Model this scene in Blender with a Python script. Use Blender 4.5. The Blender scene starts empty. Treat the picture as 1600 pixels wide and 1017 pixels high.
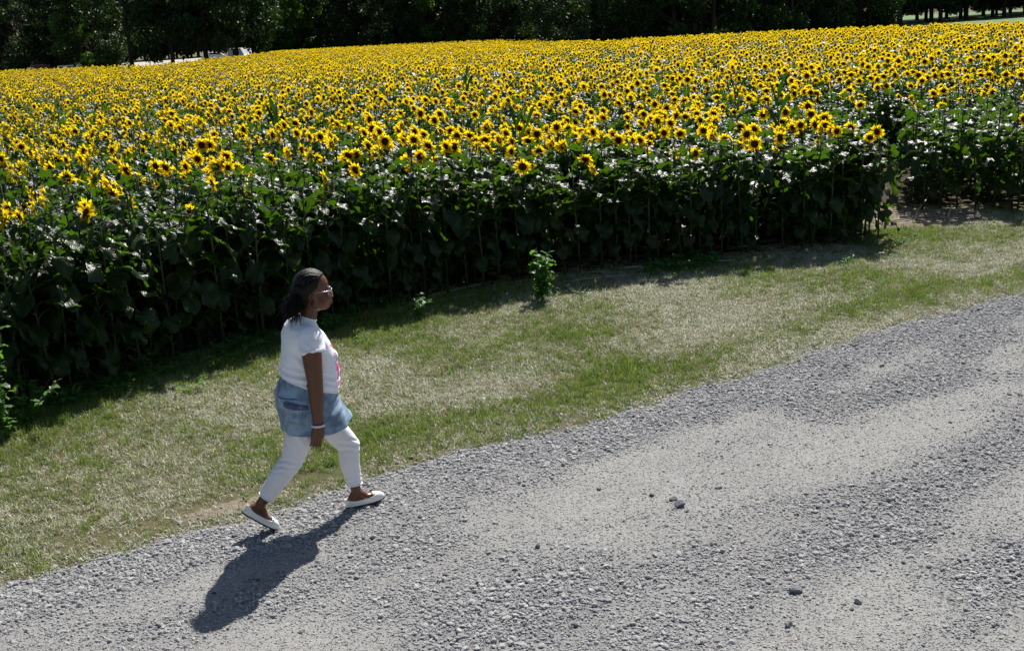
import bpy, math, random
import numpy as np
from mathutils import Vector, Matrix, noise as mnoise
rnd = random.Random(7)
rng = np.random.default_rng(11)
rad = math.radians
C = bpy.context.scene.collection

# ------------------------------------------------------------------ camera, sky, sun, exposure
H_EYE, F_PX, PITCH, ROLL = 2.95, 1750.0, math.atan(467/1750), rad(3.43)
cam = bpy.data.cameras.new('camera'); co = bpy.data.objects.new('camera', cam); C.objects.link(co)
cam.sensor_width = 36.0; cam.lens = 36.0*F_PX/1600.0; cam.clip_end = 3000; cam.clip_start = 0.1
co.location = (0, 0, H_EYE)
co.matrix_world = Matrix.Translation((0, 0, H_EYE)) @ Matrix.Rotation(math.pi/2-PITCH, 4, 'X') @ Matrix.Rotation(-ROLL, 4, 'Z')
bpy.context.scene.camera = co
SUN_AZ, SUN_EL = rad(19.5), rad(48)           # azimuth from +Y towards +X
w = bpy.data.worlds.new('World'); bpy.context.scene.world = w; w.use_nodes = True
wn = w.node_tree; bg = wn.nodes['Background']
sky = wn.nodes.new('ShaderNodeTexSky'); sky.sky_type = 'NISHITA'; sky.sun_disc = False
sky.sun_elevation = SUN_EL; sky.sun_rotation = SUN_AZ
wn.links.new(sky.outputs[0], bg.inputs[0]); bg.inputs[1].default_value = 0.055
sl = bpy.data.lights.new('sun', 'SUN'); sl.energy = 5.0; sl.angle = rad(0.5); sl.color = (1.0, 0.955, 0.89)
so = bpy.data.objects.new('sun', sl); C.objects.link(so)
sd = Vector((math.sin(SUN_AZ)*math.cos(SUN_EL), math.cos(SUN_AZ)*math.cos(SUN_EL), math.sin(SUN_EL)))
so.rotation_euler = sd.to_track_quat('Z', 'Y').to_euler(); so.location = (10, 30, 40)
vs = bpy.context.scene.view_settings
vs.view_transform = 'Standard'; vs.look = 'None'; vs.gamma = 1.0; vs.exposure = 0.6

# ------------------------------------------------------------------ helpers
def mesh(name, V, F, mats, midx=None, smooth=True, uv=None):
    m = bpy.data.meshes.new(name)
    V = np.asarray(V, dtype=np.float64).reshape(-1, 3)
    m.from_pydata(V.tolist(), [], F)
    for mt in mats: m.materials.append(mt)
    if midx is not None: m.polygons.foreach_set('material_index', np.asarray(midx, dtype=np.int32))
    if smooth: m.polygons.foreach_set('use_smooth', np.ones(len(m.polygons), dtype=bool))
    if uv is not None:
        l = m.uv_layers.new(name='UVMap'); li = np.zeros(len(m.loops), dtype=np.int32); m.loops.foreach_get('vertex_index', li)
        l.data.foreach_set('uv', np.asarray(uv, dtype=np.float64)[li].ravel())
    m.update()
    return m
def link(name, me, parent=None, loc=None, rotz=None):
    o = bpy.data.objects.new(name, me); C.objects.link(o)
    if parent: o.parent = parent
    if loc is not None: o.location = loc
    if rotz is not None: o.rotation_euler = (0, 0, rotz)
    return o
def tag(o, label=None, cat=None, group=None, kind=None):
    if label: o['label'] = label
    if cat: o['category'] = cat
    if group: o['group'] = group
    if kind: o['kind'] = kind
    return o
class MB:
    def __init__(s): s.V = []; s.F = []; s.M = []; s.U = []; s.n = 0
    def add(s, V, F, m=0, uv=None):
        V = np.asarray(V, dtype=np.float64); s.V.append(V); s.F += [tuple(int(i)+s.n for i in f) for f in F]; s.M += [m]*len(F)
        s.U.append(np.zeros((len(V), 2)) if uv is None else np.asarray(uv, dtype=np.float64)); s.n += len(V)
    def grid(s, P, m=0, uv=None, close_u=False):   # P[a,b,3]
        a, b = P.shape[:2]; F = []
        for i in range(a-1):
            for j in range(b if close_u else b-1):
                k = (j+1) % b
                F.append((i*b+j, i*b+k, (i+1)*b+k, (i+1)*b+j))
        s.add(P.reshape(-1, 3), F, m, None if uv is None else uv.reshape(-1, 2))
    def tube(s, pts, rr, n=6, m=0, cap=True):
        pts = np.asarray(pts, dtype=np.float64); k = len(pts); rr = np.broadcast_to(np.asarray(rr, dtype=np.float64), (k,))
        T = np.gradient(pts, axis=0); T /= np.linalg.norm(T, axis=1)[:, None]+1e-12
        up = np.array([0.31, 0.2, 0.93]); up = np.array([1.0, 0.1, 0.05]) if abs(T[0] @ up) > 0.93*np.linalg.norm(up) else up
        P = np.zeros((k, n, 3)); a = np.linspace(0, 2*np.pi, n, endpoint=False)
        for i in range(k):
            x = np.cross(up, T[i]); x /= np.linalg.norm(x)+1e-12; y = np.cross(T[i], x)
            P[i] = pts[i]+rr[i]*(np.cos(a)[:, None]*x+np.sin(a)[:, None]*y)
        s.grid(P, m, close_u=True)
        if cap:
            s.F.append(tuple(s.n-k*n+j for j in reversed(range(n)))); s.M.append(m)
            s.F.append(tuple(s.n-n+j for j in range(n))); s.M.append(m)
    def box(s, c, d, m=0, rot=None):
        x, y, z = np.array(d)/2.0
        V = np.array([[i*x, j*y, k*z] for i in (-1, 1) for j in (-1, 1) for k in (-1, 1)])
        if rot is not None: V = V @ np.array(rot).T
        s.add(V+np.array(c), [(0, 1, 3, 2), (4, 6, 7, 5), (0, 4, 5, 1), (2, 3, 7, 6), (0, 2, 6, 4), (1, 5, 7, 3)], m)
    def build(s, name, mats, smooth=True, uv=False):
        return mesh(name, np.concatenate(s.V), s.F, mats, s.M, smooth, np.concatenate(s.U) if uv else None)
def rotz(a):
    c, s = math.cos(a), math.sin(a); return np.array([[c, -s, 0], [s, c, 0], [0, 0, 1.0]])
def roty(a):
    c, s = math.cos(a), math.sin(a); return np.array([[c, 0, s], [0, 1, 0], [-s, 0, c]])
def rotx(a):
    c, s = math.cos(a), math.sin(a); return np.array([[1.0, 0, 0], [0, c, -s], [0, s, c]])
def vnoise(x, y, sc, seed=0):        # smooth value noise on arrays
    x = np.asarray(x, dtype=np.float64)/sc+17.3*seed; y = np.asarray(y, dtype=np.float64)/sc-9.1*seed
    xi, yi = np.floor(x), np.floor(y); fx, fy = x-xi, y-yi; fx = fx*fx*(3-2*fx); fy = fy*fy*(3-2*fy)
    def h(a, b):
        v = np.sin(a*127.1+b*311.7+seed*74.7)*43758.5453; return v-np.floor(v)
    return (h(xi, yi)*(1-fx)+h(xi+1, yi)*fx)*(1-fy)+(h(xi, yi+1)*(1-fx)+h(xi+1, yi+1)*fx)*fy
def fbm(x, y, sc, seed=0, o=4):
    return sum(vnoise(x, y, sc/2**i, seed+i)*0.5**i for i in range(o))/sum(0.5**i for i in range(o))

# ------------------------------------------------------------------ materials
class NT:
    def __init__(s, name):
        s.m = bpy.data.materials.new(name); s.m.use_nodes = True; s.t = s.m.node_tree; s.p = s.t.nodes['Principled BSDF']; s.out = s.t.nodes['Material Output']
    def n(s, typ, **kw):
        x = s.t.nodes.new(typ)
        for k, v in kw.items():
            if k in x.bl_rna.properties.keys() and k not in ('inputs',): setattr(x, k, v)
        return x
    def l(s, a, b): s.t.links.new(a, b)
    def coord(s, what='Object'):
        return s.n('ShaderNodeTexCoord').outputs[what]
    def pos(s): return s.n('ShaderNodeNewGeometry').outputs['Position']
    def noise(s, co, scale, detail=4, rough=.55, out='Fac'):
        x = s.n('ShaderNodeTexNoise'); x.inputs['Scale'].default_value = scale; x.inputs['Detail'].default_value = detail; x.inputs['Roughness'].default_value = rough
        if co is not None: s.l(co, x.inputs['Vector'])
        return x.outputs[out]
    def ramp(s, fac, stops):
        x = s.n('ShaderNodeValToRGB'); e = x.color_ramp.elements
        while len(e) < len(stops): e.new(0.5)
        for i, (p, c) in enumerate(stops): e[i].position = p; e[i].color = (*c, 1) if len(c) == 3 else c
        s.l(fac, x.inputs[0]); return x.outputs[0]
    def mix(s, f, a, b, typ='MIX'):
        x = s.n('ShaderNodeMix'); x.data_type = 'RGBA'; x.blend_type = typ
        for sock, v in ((x.inputs[0], f), (x.inputs[6], a), (x.inputs[7], b)):
            if hasattr(v, 'is_output'): s.l(v, sock)
            else: sock.default_value = v if not isinstance(v, tuple) else (*v, 1)
        return x.outputs[2]
    def math(s, op, a, b=0.0):
        x = s.n('ShaderNodeMath'); x.operation = op
        for i, v in enumerate((a, b)):
            if hasattr(v, 'is_output'): s.l(v, x.inputs[i])
            else: x.inputs[i].default_value = v
        return x.outputs[0]
    def bump(s, h, strength, dist):
        x = s.n('ShaderNodeBump'); x.inputs['Strength'].default_value = strength; x.inputs['Distance'].default_value = dist
        s.l(h, x.inputs['Height']); s.l(x.outputs[0], s.p.inputs['Normal']); return x
    def col(s, v):
        if hasattr(v, 'is_output'): s.l(v, s.p.inputs['Base Color'])
        else: s.p.inputs['Base Color'].default_value = (*v, 1)
    def set(s, **kw):
        for k, v in kw.items(): s.p.inputs[k.replace('_', ' ')].default_value = v
    def translucent(s, color, fac):
        tr = s.n('ShaderNodeBsdfTranslucent'); mx = s.n('ShaderNodeMixShader'); mx.inputs[0].default_value = fac
        if hasattr(color, 'is_output'): s.l(color, tr.inputs[0])
        else: tr.inputs[0].default_value = (*color, 1)
        s.l(s.p.outputs[0], mx.inputs[1]); s.l(tr.outputs[0], mx.inputs[2]); s.l(mx.outputs[0], s.out.inputs[0])
    def rand(s): return s.n('ShaderNodeObjectInfo').outputs['Random']
def simple(name, color, rough=.6, spec=.5, metal=0.0, var=.12, scale=30.0, bump=0.0):
    t = NT(name); nz = t.noise(t.coord(), scale)
    t.col(t.mix(nz, tuple(c*(1-var) for c in color), tuple(min(1, c*(1+var)) for c in color)))
    t.set(Roughness=rough, Metallic=metal); t.p.inputs['Specular IOR Level'].default_value = spec
    if bump: t.bump(t.noise(t.coord(), scale*2), .6, bump)
    return t.m

# leaf of the sunflower: dark green, waxy, ribbed by veins
def leaf_mat(name, c0, c1, tcol, spec=.55, rough=.38, tf=.28):
    t = NT(name); uv = t.n('ShaderNodeUVMap').outputs[0]
    sp = t.n('ShaderNodeSeparateXYZ'); t.l(uv, sp.inputs[0])
    aw = t.math('ABSOLUTE', sp.outputs[1])
    ph = t.math('SUBTRACT', sp.outputs[0], t.math('MULTIPLY', aw, .45))
    ve = t.math('POWER', t.math('ABSOLUTE', t.math('COSINE', t.math('MULTIPLY', ph, 22.0))), 10.0)
    mid = t.math('SUBTRACT', 1.0, t.math('MINIMUM', t.math('MULTIPLY', aw, 14.0), 1.0))
    veins = t.math('MAXIMUM', ve, mid)
    nz = t.noise(t.coord('Object'), 9.0, 3); r = t.rand()
    base = t.mix(t.math('MULTIPLY', t.math('ADD', nz, r), .5), c0, c1)
    base = t.mix(t.ramp(t.noise(t.pos(), 3.1, 4, .6), [(.66, (0, 0, 0)), (.74, (1, 1, 1))]), base, tuple(min(1, c*k) for c, k in zip(c1, (5.5, 2.4, 2.0))))
    t.col(t.mix(t.math('MULTIPLY', veins, .35), base, tuple(min(1, c*2.4+.01) for c in c1)))
    hgt = t.math('ADD', t.math('MULTIPLY', veins, -.6), t.noise(t.coord('Object'), 55.0, 3))
    t.bump(hgt, .6, .005)
    t.set(Roughness=rough); t.p.inputs['Specular IOR Level'].default_value = spec
    t.translucent(t.mix(nz, tcol, tuple(c*.6 for c in tcol)), tf)
    return t.m
M_leaf = leaf_mat('sunflower_leaf', (.0065, .016, .003), (.018, .040, .006), (.13, .30, .010), .27, .35, .25)
M_corn = leaf_mat('corn_leaf', (.012, .04, .008), (.02, .07, .01), (.05, .17, .01), .35, .5, .25)
M_weed = leaf_mat('weed_leaf', (.04, .11, .02), (.07, .18, .03), (.18, .46, .03), .6, .4, .4)
M_petiole = simple('petiole', (.10, .15, .05), .5, .4)
M_stem = simple('stem', (.045, .07, .022), .6, .4, bump=.001, scale=60)
def petal_mat():
    t = NT('petal'); uv = t.n('ShaderNodeUVMap').outputs[0]; sp = t.n('ShaderNodeSeparateXYZ'); t.l(uv, sp.inputs[0])
    c = t.ramp(sp.outputs[0], [(0, (.74, .38, .002)), (.28, (.93, .67, .008)), (1, (.97, .77, .016))])
    t.col(c); t.set(Roughness=.6); t.p.inputs['Specular IOR Level'].default_value = .25
    t.translucent(c, .58); return t.m
M_petal = petal_mat()
def disc_mat():
    t = NT('seed_disc'); co_ = t.coord('Object'); v = t.n('ShaderNodeTexVoronoi'); v.inputs['Scale'].default_value = 170; t.l(co_, v.inputs['Vector'])
    t.col(t.mix(t.noise(co_, 90.0), (.028, .010, .004), (.09, .034, .012))); t.set(Roughness=.9); t.p.inputs['Specular IOR Level'].default_value = .15
    t.bump(v.outputs['Distance'], 1.0, .004); return t.m
M_disc = disc_mat()
M_bract = leaf_mat('bract', (.03, .08, .012), (.05, .12, .02), (.15, .35, .02), .3, .5, .3)

# ------------------------------------------------------------------ layout of the ground
EDGE = np.array([(-14, 2.5), (-8, 5.6), (-4.4, 9.0), (-3.9, 9.55), (-3.14, 10.4), (-1.86, 11.65), (-.71, 12.45), (.41, 12.95), (1.6, 13.35), (3.24, 13.75), (4.75, 14.05)])
def edge_y(x): return np.interp(x, EDGE[:, 0], EDGE[:, 1])
RD = np.array([.854, .52]); RN = np.array([.52, -.854]); R0 = np.array([-3.05, 5.92])
def road_st(x, y):
    return (x-R0[0])*RD[0]+(y-R0[1])*RD[1], (x-R0[0])*RN[0]+(y-R0[1])*RN[1]
def edge_t(s): return .05*np.sin(s*1.3)+.05*np.sin(s*.53+1)+.16*np.exp(-((s-4.5)/.9)**2)+(vnoise(s, s*0, .35, 3)-.5)*.2+(vnoise(s, s*0, .09, 4)-.5)*.10
AZ = np.radians([-34, -23.2, -16.8, -12.2, -11.7, -10.5, -7, -4.2, -.4, 1.8, 3.2, 5.6, 10.3, 16.3, 20.6, 24.7, 34])
FARY = np.array([125, 117, 100, 118, 146, 160, 158, 147, 137, 122, 98, 86, 88, 81, 73, 63, 60.])
def far_y(x, y): return np.interp(np.arctan2(x, y), AZ, FARY)
def gz(x, y):                       # height of the ground
    x = np.asarray(x, dtype=np.float64); y = np.asarray(y, dtype=np.float64)
    far = np.clip((y-18)/40, 0, 1)
    return far*(.09*np.sin(x/17+1.0)*np.sin(y/23)+.05*np.sin(x/7.3+y/11))+(fbm(x, y, 1.6, 5, 3)-.5)*.035*np.clip(1-(y-30)/30, 0, 1)
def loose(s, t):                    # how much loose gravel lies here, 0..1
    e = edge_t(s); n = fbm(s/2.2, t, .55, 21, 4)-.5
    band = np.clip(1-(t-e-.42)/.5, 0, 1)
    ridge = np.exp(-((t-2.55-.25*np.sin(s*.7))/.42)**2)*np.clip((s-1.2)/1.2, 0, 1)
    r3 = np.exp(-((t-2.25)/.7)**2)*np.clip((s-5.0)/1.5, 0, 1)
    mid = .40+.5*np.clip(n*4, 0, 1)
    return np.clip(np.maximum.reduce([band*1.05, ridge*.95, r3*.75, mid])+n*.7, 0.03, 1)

def grid_sheet(xs, ys, dz, mat, name, keep=None, fn=None):
    X, Y = np.meshgrid(xs, ys); Z = gz(X, Y)+dz
    if fn is not None: Z = fn(X, Y, Z)
    b = MB(); b.grid(np.stack([X, Y, Z], -1)); me = b.build(name, [mat]); return me

def ground_mat():
    t = NT('ground'); p = t.pos(); n1 = t.noise(p, 1.3, 6); n2 = t.noise(p, 14.0, 6, .7); n3 = t.noise(p, 70.0, 3, .7)
    thatch = t.mix(t.math('MULTIPLY', n2, 1.0), (.07, .062, .03), (.24, .21, .13))
    dirt = t.mix(n2, (.15, .115, .08), (.38, .32, .245))
    f = t.ramp(n1, [(.42, (0, 0, 0)), (.62, (1, 1, 1))])
    c = t.mix(f, thatch, t.mix(n3, (.035, .045, .015), (.17, .17, .08)))
    def mask(nm, k=.9):
        a = t.n('ShaderNodeAttribute', attribute_name=nm).outputs['Fac']; return t.ramp(t.math('ADD', a, t.math('MULTIPLY', t.math('SUBTRACT', n2, .5), k)), [(.40, (0, 0, 0)), (.56, (1, 1, 1))])
    c = t.mix(mask('dirt'), c, dirt); c = t.mix(mask('soil', .4), c, t.mix(n3, (.03, .022, .014), (.10, .075, .05)))  # bare field soil, its colour darkened to paint shade beneath the sunflowers
    c = t.mix(mask('dust', 1.3), c, t.mix(n3, (.22, .21, .19), (.42, .41, .38)))
    t.col(c); t.set(Roughness=.95); t.p.inputs['Specular IOR Level'].default_value = .1
    t.bump(t.math('ADD', n2, n3), 1.0, .02); return t.m
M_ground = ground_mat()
def dirt_mat():
    t = NT('bare_dirt'); p = t.pos(); n2 = t.noise(p, 9.0, 7, .7); n3 = t.noise(p, 90.0, 3, .7)
    t.col(t.mix(n2, (.17, .115, .075), (.42, .33, .24))); t.set(Roughness=.95); t.p.inputs['Specular IOR Level'].default_value = .1
    t.bump(t.math('ADD', n2, t.math('MULTIPLY', n3, .5)), 1.0, .02); return t.m
M_dirt = dirt_mat()
def road_mat():
    t = NT('gravel_road'); p = t.pos(); n1 = t.noise(p, 1.1, 5, .6); n2 = t.noise(p, 26.0, 6, .75); n3 = t.noise(p, 160.0, 3, .8)
    mp = t.n('ShaderNodeMapping'); t.l(p, mp.inputs[0]); mp.inputs['Rotation'].default_value = (0, 0, -math.atan2(.52, .854)); mp.inputs['Scale'].default_value = (.5, 4.0, 1.0)
    n4 = t.noise(mp.outputs[0], 2.2, 6, .7); dust = t.mix(t.math('MULTIPLY', t.math('ADD', n1, n4), .5), (.20, .198, .19), (.46, .455, .43))
    peb = None; tint = None                    # small stones pressed into the dust, three sizes
    for sc_, th, hh_ in ((34, .36, 1.0), (62, .40, .7), (120, .44, .4)):
        v = t.n('ShaderNodeTexVoronoi'); v.inputs['Scale'].default_value = sc_; t.l(p, v.inputs['Vector'])
        sp_ = t.n('ShaderNodeSeparateColor'); t.l(v.outputs['Color'], sp_.inputs[0])
        keep_ = t.math('GREATER_THAN', t.math('ADD', sp_.outputs[0], t.math('MULTIPLY', n4, .5)), .92 if sc_ < 50 else .72)
        h_ = t.math('MULTIPLY', t.math('MINIMUM', t.math('MAXIMUM', t.math('MULTIPLY', t.math('SUBTRACT', th, v.outputs['Distance']), 6.0), 0.0), 1.0), keep_)
        hs = t.math('MULTIPLY', h_, hh_); peb = hs if peb is None else t.math('MAXIMUM', peb, hs); dust = t.mix(t.math('MULTIPLY', h_, .8), dust, t.mix(sp_.outputs[1], (.13, .132, .14), (.42, .42, .41)))
    lo_ = t.n('ShaderNodeAttribute', attribute_name='loose').outputs['Fac']; dust = t.mix(t.ramp(t.math('ADD', lo_, t.math('MULTIPLY', t.math('SUBTRACT', n2, .5), .5)), [(.25, (0, 0, 0)), (1.0, (.85, .85, .85))]), dust, t.mix(n3, (.15, .15, .155), (.30, .30, .305)))  # base darkened under loose gravel, painting the shaded gaps between stones
    t.col(t.mix(t.math('MULTIPLY', n3, .4), dust, (.24, .238, .23))); t.set(Roughness=.95); t.p.inputs['Specular IOR Level'].default_value = .15
    hh = t.math('ADD', t.math('MULTIPLY', peb, .9), t.math('ADD', t.math('MULTIPLY', n3, .25), t.math('MULTIPLY', n2, .8)))
    t.bump(hh, 1.0, .013); return t.m
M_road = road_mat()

xs = np.concatenate([np.linspace(-700, -60, 12), np.linspace(-50, -9, 20), np.arange(-8, 12, .1), np.linspace(12.5, 60, 25), np.linspace(70, 700, 12)])
ys = np.concatenate([np.linspace(-120, 0, 6), np.arange(1, 19, .1), np.linspace(19.5, 60, 30), np.linspace(64, 240, 50), np.linspace(260, 1500, 12)])
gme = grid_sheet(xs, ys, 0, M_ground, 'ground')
gv_ = np.zeros(len(gme.vertices)*3); gme.vertices.foreach_get('co', gv_); gv_ = gv_.reshape(-1, 3); x_, y_ = gv_[:, 0], gv_[:, 1]; s_, t_ = road_st(x_, y_)
gapd = np.sqrt(((x_-5.8)/1.15)**2+((y_-15.75)/1.0)**2)
path_ = np.exp(-((x_-.342*y_)/.35)**2)*(y_ > 16)*(y_ < 21)
worn = .85*np.exp(-(((s_-1.45)/.5)**2+((t_+.22)/.13)**2))+.6*np.exp(-(((s_-2.6)/.4)**2+((t_+.16)/.09)**2))
front_ = 1/(1+np.exp(-(y_-edge_y(x_)+.05)*9))*np.exp(-np.clip(y_-edge_y(x_)-.5, 0, 9)/.3)*(x_ < 5)
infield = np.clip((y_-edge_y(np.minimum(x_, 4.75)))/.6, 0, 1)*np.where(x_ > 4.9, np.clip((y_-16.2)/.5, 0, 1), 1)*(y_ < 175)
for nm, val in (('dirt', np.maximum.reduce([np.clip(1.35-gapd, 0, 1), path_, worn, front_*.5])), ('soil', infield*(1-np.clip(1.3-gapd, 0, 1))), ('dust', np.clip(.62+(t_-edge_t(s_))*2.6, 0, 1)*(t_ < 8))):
    a = gme.attributes.new(nm, 'FLOAT', 'POINT'); a.data.foreach_set('value', val.astype(np.float32))
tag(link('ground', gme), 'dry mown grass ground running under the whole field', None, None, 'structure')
# gravel road sheet, in road coordinates
S = np.concatenate([np.linspace(-40, -4.2, 12), np.arange(-4, 14, .06), np.linspace(14.5, 60, 20)]); T = np.concatenate([np.arange(0, 5, .06), np.linspace(5.1, 7.5, 10)])
SS, TT = np.meshgrid(S, T); E_ = edge_t(SS)-.03; TR = E_+TT
X = R0[0]+RD[0]*SS+RN[0]*TR; Y = R0[1]+RD[1]*SS+RN[1]*TR
rut = .018*np.cos((TR-1.35)*2*np.pi/1.25)*np.clip(TR/1, 0, 1)
def road_z(x, y):
    s, t = road_st(x, y); tr = t
    return gz(x, y)+.012+(.014-.012*np.cos((tr-1.35)*2*np.pi/1.25)+.014*(fbm(x, y, .5, 31, 3)-.3))*np.clip((tr-edge_t(s))/.8, 0, 1)
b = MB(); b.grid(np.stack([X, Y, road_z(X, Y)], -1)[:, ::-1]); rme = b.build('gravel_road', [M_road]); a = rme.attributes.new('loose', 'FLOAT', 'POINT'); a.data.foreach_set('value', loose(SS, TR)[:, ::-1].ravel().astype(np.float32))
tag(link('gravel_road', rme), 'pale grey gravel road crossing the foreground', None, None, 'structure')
# ------------------------------------------------------------------ instancing for uncountable stuff
def instancer(name, sources, P, idx, rot, scl, label, cat):
    col = bpy.data.collections.new(name+'_kinds')
    for i, (nm, me) in enumerate(sources):
        o = bpy.data.objects.new('%s_kind_%02d' % (nm, i), me); col.objects.link(o)
    me = bpy.data.meshes.new(name); me.vertices.add(len(P)); me.vertices.foreach_set('co', np.asarray(P, dtype=np.float32).ravel())
    a = me.attributes.new('kind_index', 'INT', 'POINT'); a.data.foreach_set('value', np.asarray(idx, dtype=np.int32))
    a = me.attributes.new('turn', 'FLOAT_VECTOR', 'POINT'); a.data.foreach_set('vector', np.asarray(rot, dtype=np.float32).ravel())
    a = me.attributes.new('size', 'FLOAT_VECTOR', 'POINT'); a.data.foreach_set('vector', np.asarray(scl, dtype=np.float32).ravel())
    o = link(name, me)
    g = bpy.data.node_groups.new(name, 'GeometryNodeTree')
    g.interface.new_socket('Geometry', in_out='INPUT', socket_type='NodeSocketGeometry'); g.interface.new_socket('Geometry', in_out='OUTPUT', socket_type='NodeSocketGeometry')
    N = g.nodes; L = g.links
    gi = N.new('NodeGroupInput'); go = N.new('NodeGroupOutput'); ip = N.new('GeometryNodeInstanceOnPoints'); ci = N.new('GeometryNodeCollectionInfo')
    ci.inputs['Collection'].default_value = col; ci.inputs['Separate Children'].default_value = True; ci.inputs['Reset Children'].default_value = True
    def attr(nm, typ):
        x = N.new('GeometryNodeInputNamedAttribute'); x.data_type = typ; x.inputs['Name'].default_value = nm; return x.outputs['Attribute']
    er = N.new('FunctionNodeEulerToRotation')
    L.new(gi.outputs[0], ip.inputs['Points']); L.new(ci.outputs[0], ip.inputs['Instance']); ip.inputs['Pick Instance'].default_value = True
    L.new(attr('kind_index', 'INT'), ip.inputs['Instance Index']); L.new(attr('turn', 'FLOAT_VECTOR'), er.inputs[0]); L.new(er.outputs[0], ip.inputs['Rotation'])
    L.new(attr('size', 'FLOAT_VECTOR'), ip.inputs['Scale']); L.new(ip.outputs[0], go.inputs[0])
    md = o.modifiers.new('scatter', 'NODES'); md.node_group = g
    return tag(o, label, cat, None, 'stuff')

# ------------------------------------------------------------------ stones
def stone_mesh(seed, mat, sub=1, flat=.6):
    import bmesh
    bm = bmesh.new(); bmesh.ops.create_icosphere(bm, subdivisions=sub, radius=1.0); r = random.Random(seed)
    planes = [Vector((r.gauss(0, 1), r.gauss(0, 1), r.gauss(0, 1))).normalized() for _ in range(9)]; ds = [r.uniform(.55, .9) for _ in planes]
    sx, sy = r.uniform(.85, 1.25), r.uniform(.65, 1.0)
    for v in bm.verts:
        for p, d in zip(planes, ds):
            q = v.co.dot(p)
            if q > d: v.co -= p*(q-d)
        v.co = Vector((v.co.x*sx, v.co.y*sy, v.co.z*flat))
    me = bpy.data.meshes.new('stone'); bm.to_mesh(me); bm.free(); me.materials.append(mat); return me
def stone_mat(name, a, b):
    t = NT(name); r = t.rand(); nz = t.noise(t.coord(), 2.5, 4)
    t.col(t.mix(t.math('MULTIPLY', nz, .6), t.mix(r, a, b), t.mix(r, tuple(c*1.2 for c in a), (.52, .52, .51)))); t.set(Roughness=.85); t.p.inputs['Specular IOR Level'].default_value = .3
    t.bump(t.noise(t.coord(), 9.0, 4), .5, .08); return t.m
M_stone = stone_mat('gravel_stone', (.28, .282, .29), (.56, .555, .545)); M_stone_dark = stone_mat('dark_stone', (.10, .105, .12), (.20, .205, .22))
stones = [('stone', stone_mesh(i, M_stone if i < 10 else M_stone_dark, 2, .5+.08*(i % 4))) for i in range(12)]
NS = 760000
s = rng.uniform(-4, 14.5, NS); t = rng.uniform(-.25, 6.0, NS)
x = R0[0]+RD[0]*s+RN[0]*t; y = R0[1]+RD[1]*s+RN[1]*t
keep = (y > 3.4) & (np.abs(x) < y*.50+1.5) & (rng.random(NS) < loose(s, t)*(.4+.6*np.clip((14-y)/8, 0, 1))) & (t > edge_t(s)-rng.exponential(.07, NS)*np.where(rng.random(NS) < .25, 2.6, 1))
s, t, x, y = s[keep], t[keep], x[keep], y[keep]; n = len(x); lo = loose(s, t)
sz = .0026+.0036*rng.lognormal(0, .6, n)*(.32+.95*lo); sz = np.clip(sz, .0028, .021)
rot = np.stack([rng.normal(0, .25, n), rng.normal(0, .25, n), rng.uniform(0, 6.28, n)], -1)
P = np.stack([x, y, np.where(t > edge_t(s)-.02, road_z(x, y), gz(x, y))+sz*(.05+.35*rng.random(n)*lo)], -1)
idx = np.where(rng.random(n) < .045, rng.integers(10, 12, n), rng.integers(0, 10, n))
instancer('gravel', stones, P, idx, rot, np.stack([sz]*3, -1), 'loose grey crushed stone strewn over the road', 'gravel')

# ------------------------------------------------------------------ grass
def blade_clump(seed, mat, nb, hgt, spread, lie):
    r = random.Random(seed); b = MB()
    for _ in range(nb):
        a = r.uniform(0, 6.28); d = r.uniform(0, 1)**.6*spread; px, py = d*math.cos(a), d*math.sin(a)
        dr = r.uniform(0, 6.28); hh = hgt*r.uniform(.5, 1.15); lean = r.uniform(.15, 1.0)*lie; w_ = r.uniform(.0014, .0036)
        dx, dy = math.cos(dr), math.sin(dr); sx, sy = -dy*w_, dx*w_
        pts = [(0, 0), (.5*math.sin(lean*.6), .5*math.cos(lean*.6)), (.5*math.sin(lean*.6)+.5*math.sin(lean*1.35), max(.02, .5*math.cos(lean*.6)+.5*math.cos(lean*1.35)))]
        V = []
        for k_, (u, v) in enumerate(pts):
            ww = (1, .85, .15)[k_]; V += [(px+dx*u*hh-sx*ww, py+dy*u*hh-sy*ww, v*hh), (px+dx*u*hh+sx*ww, py+dy*u*hh+sy*ww, v*hh)]
        b.add(np.array(V), [(0, 1, 3, 2), (2, 3, 5, 4)])
    return b.build('grass_clump', [mat])
def grass_mat(name, a, b_, tr):
    t = NT(name); r = t.rand(); nz = t.noise(t.pos(), 3.0, 3)
    c = t.mix(t.math('MULTIPLY', t.math('ADD', r, nz), .5), a, b_); t.col(c); t.set(Roughness=.5); t.p.inputs['Specular IOR Level'].default_value = .35
    t.translucent(c, tr); return t.m
M_gdry = grass_mat('dry_grass', (.28, .275, .16), (.70, .70, .56), .25); M_ggrn = grass_mat('green_grass', (.07, .13, .015), (.32, .42, .07), .4)
M_gmid = grass_mat('fading_grass', (.15, .18, .05), (.44, .44, .25), .3)
kinds = [('clump', blade_clump(i, M_gdry, 13, .055, .065, 1.45)) for i in range(4)]+[('clump', blade_clump(20+i, M_gmid, 13, .055, .06, 1.25)) for i in range(3)]+[('clump', blade_clump(40+i, M_ggrn, 13, .065, .055, 1.0)) for i in range(3)]
NG = 300000
x = rng.uniform(-9, 14, NG); y = rng.uniform(5, 19, NG); s, t = road_st(x, y)
front = edge_y(x); e_t = edge_t(s)
in_gap = ((x-5.75)/.95)**2+((y-15.75)/.9)**2 < 1
back = np.where(x < 4.75, front+.25, np.where(x < 7, 16.3, 15.9))
dist_road = e_t-t; dist_field = back-y
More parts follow.
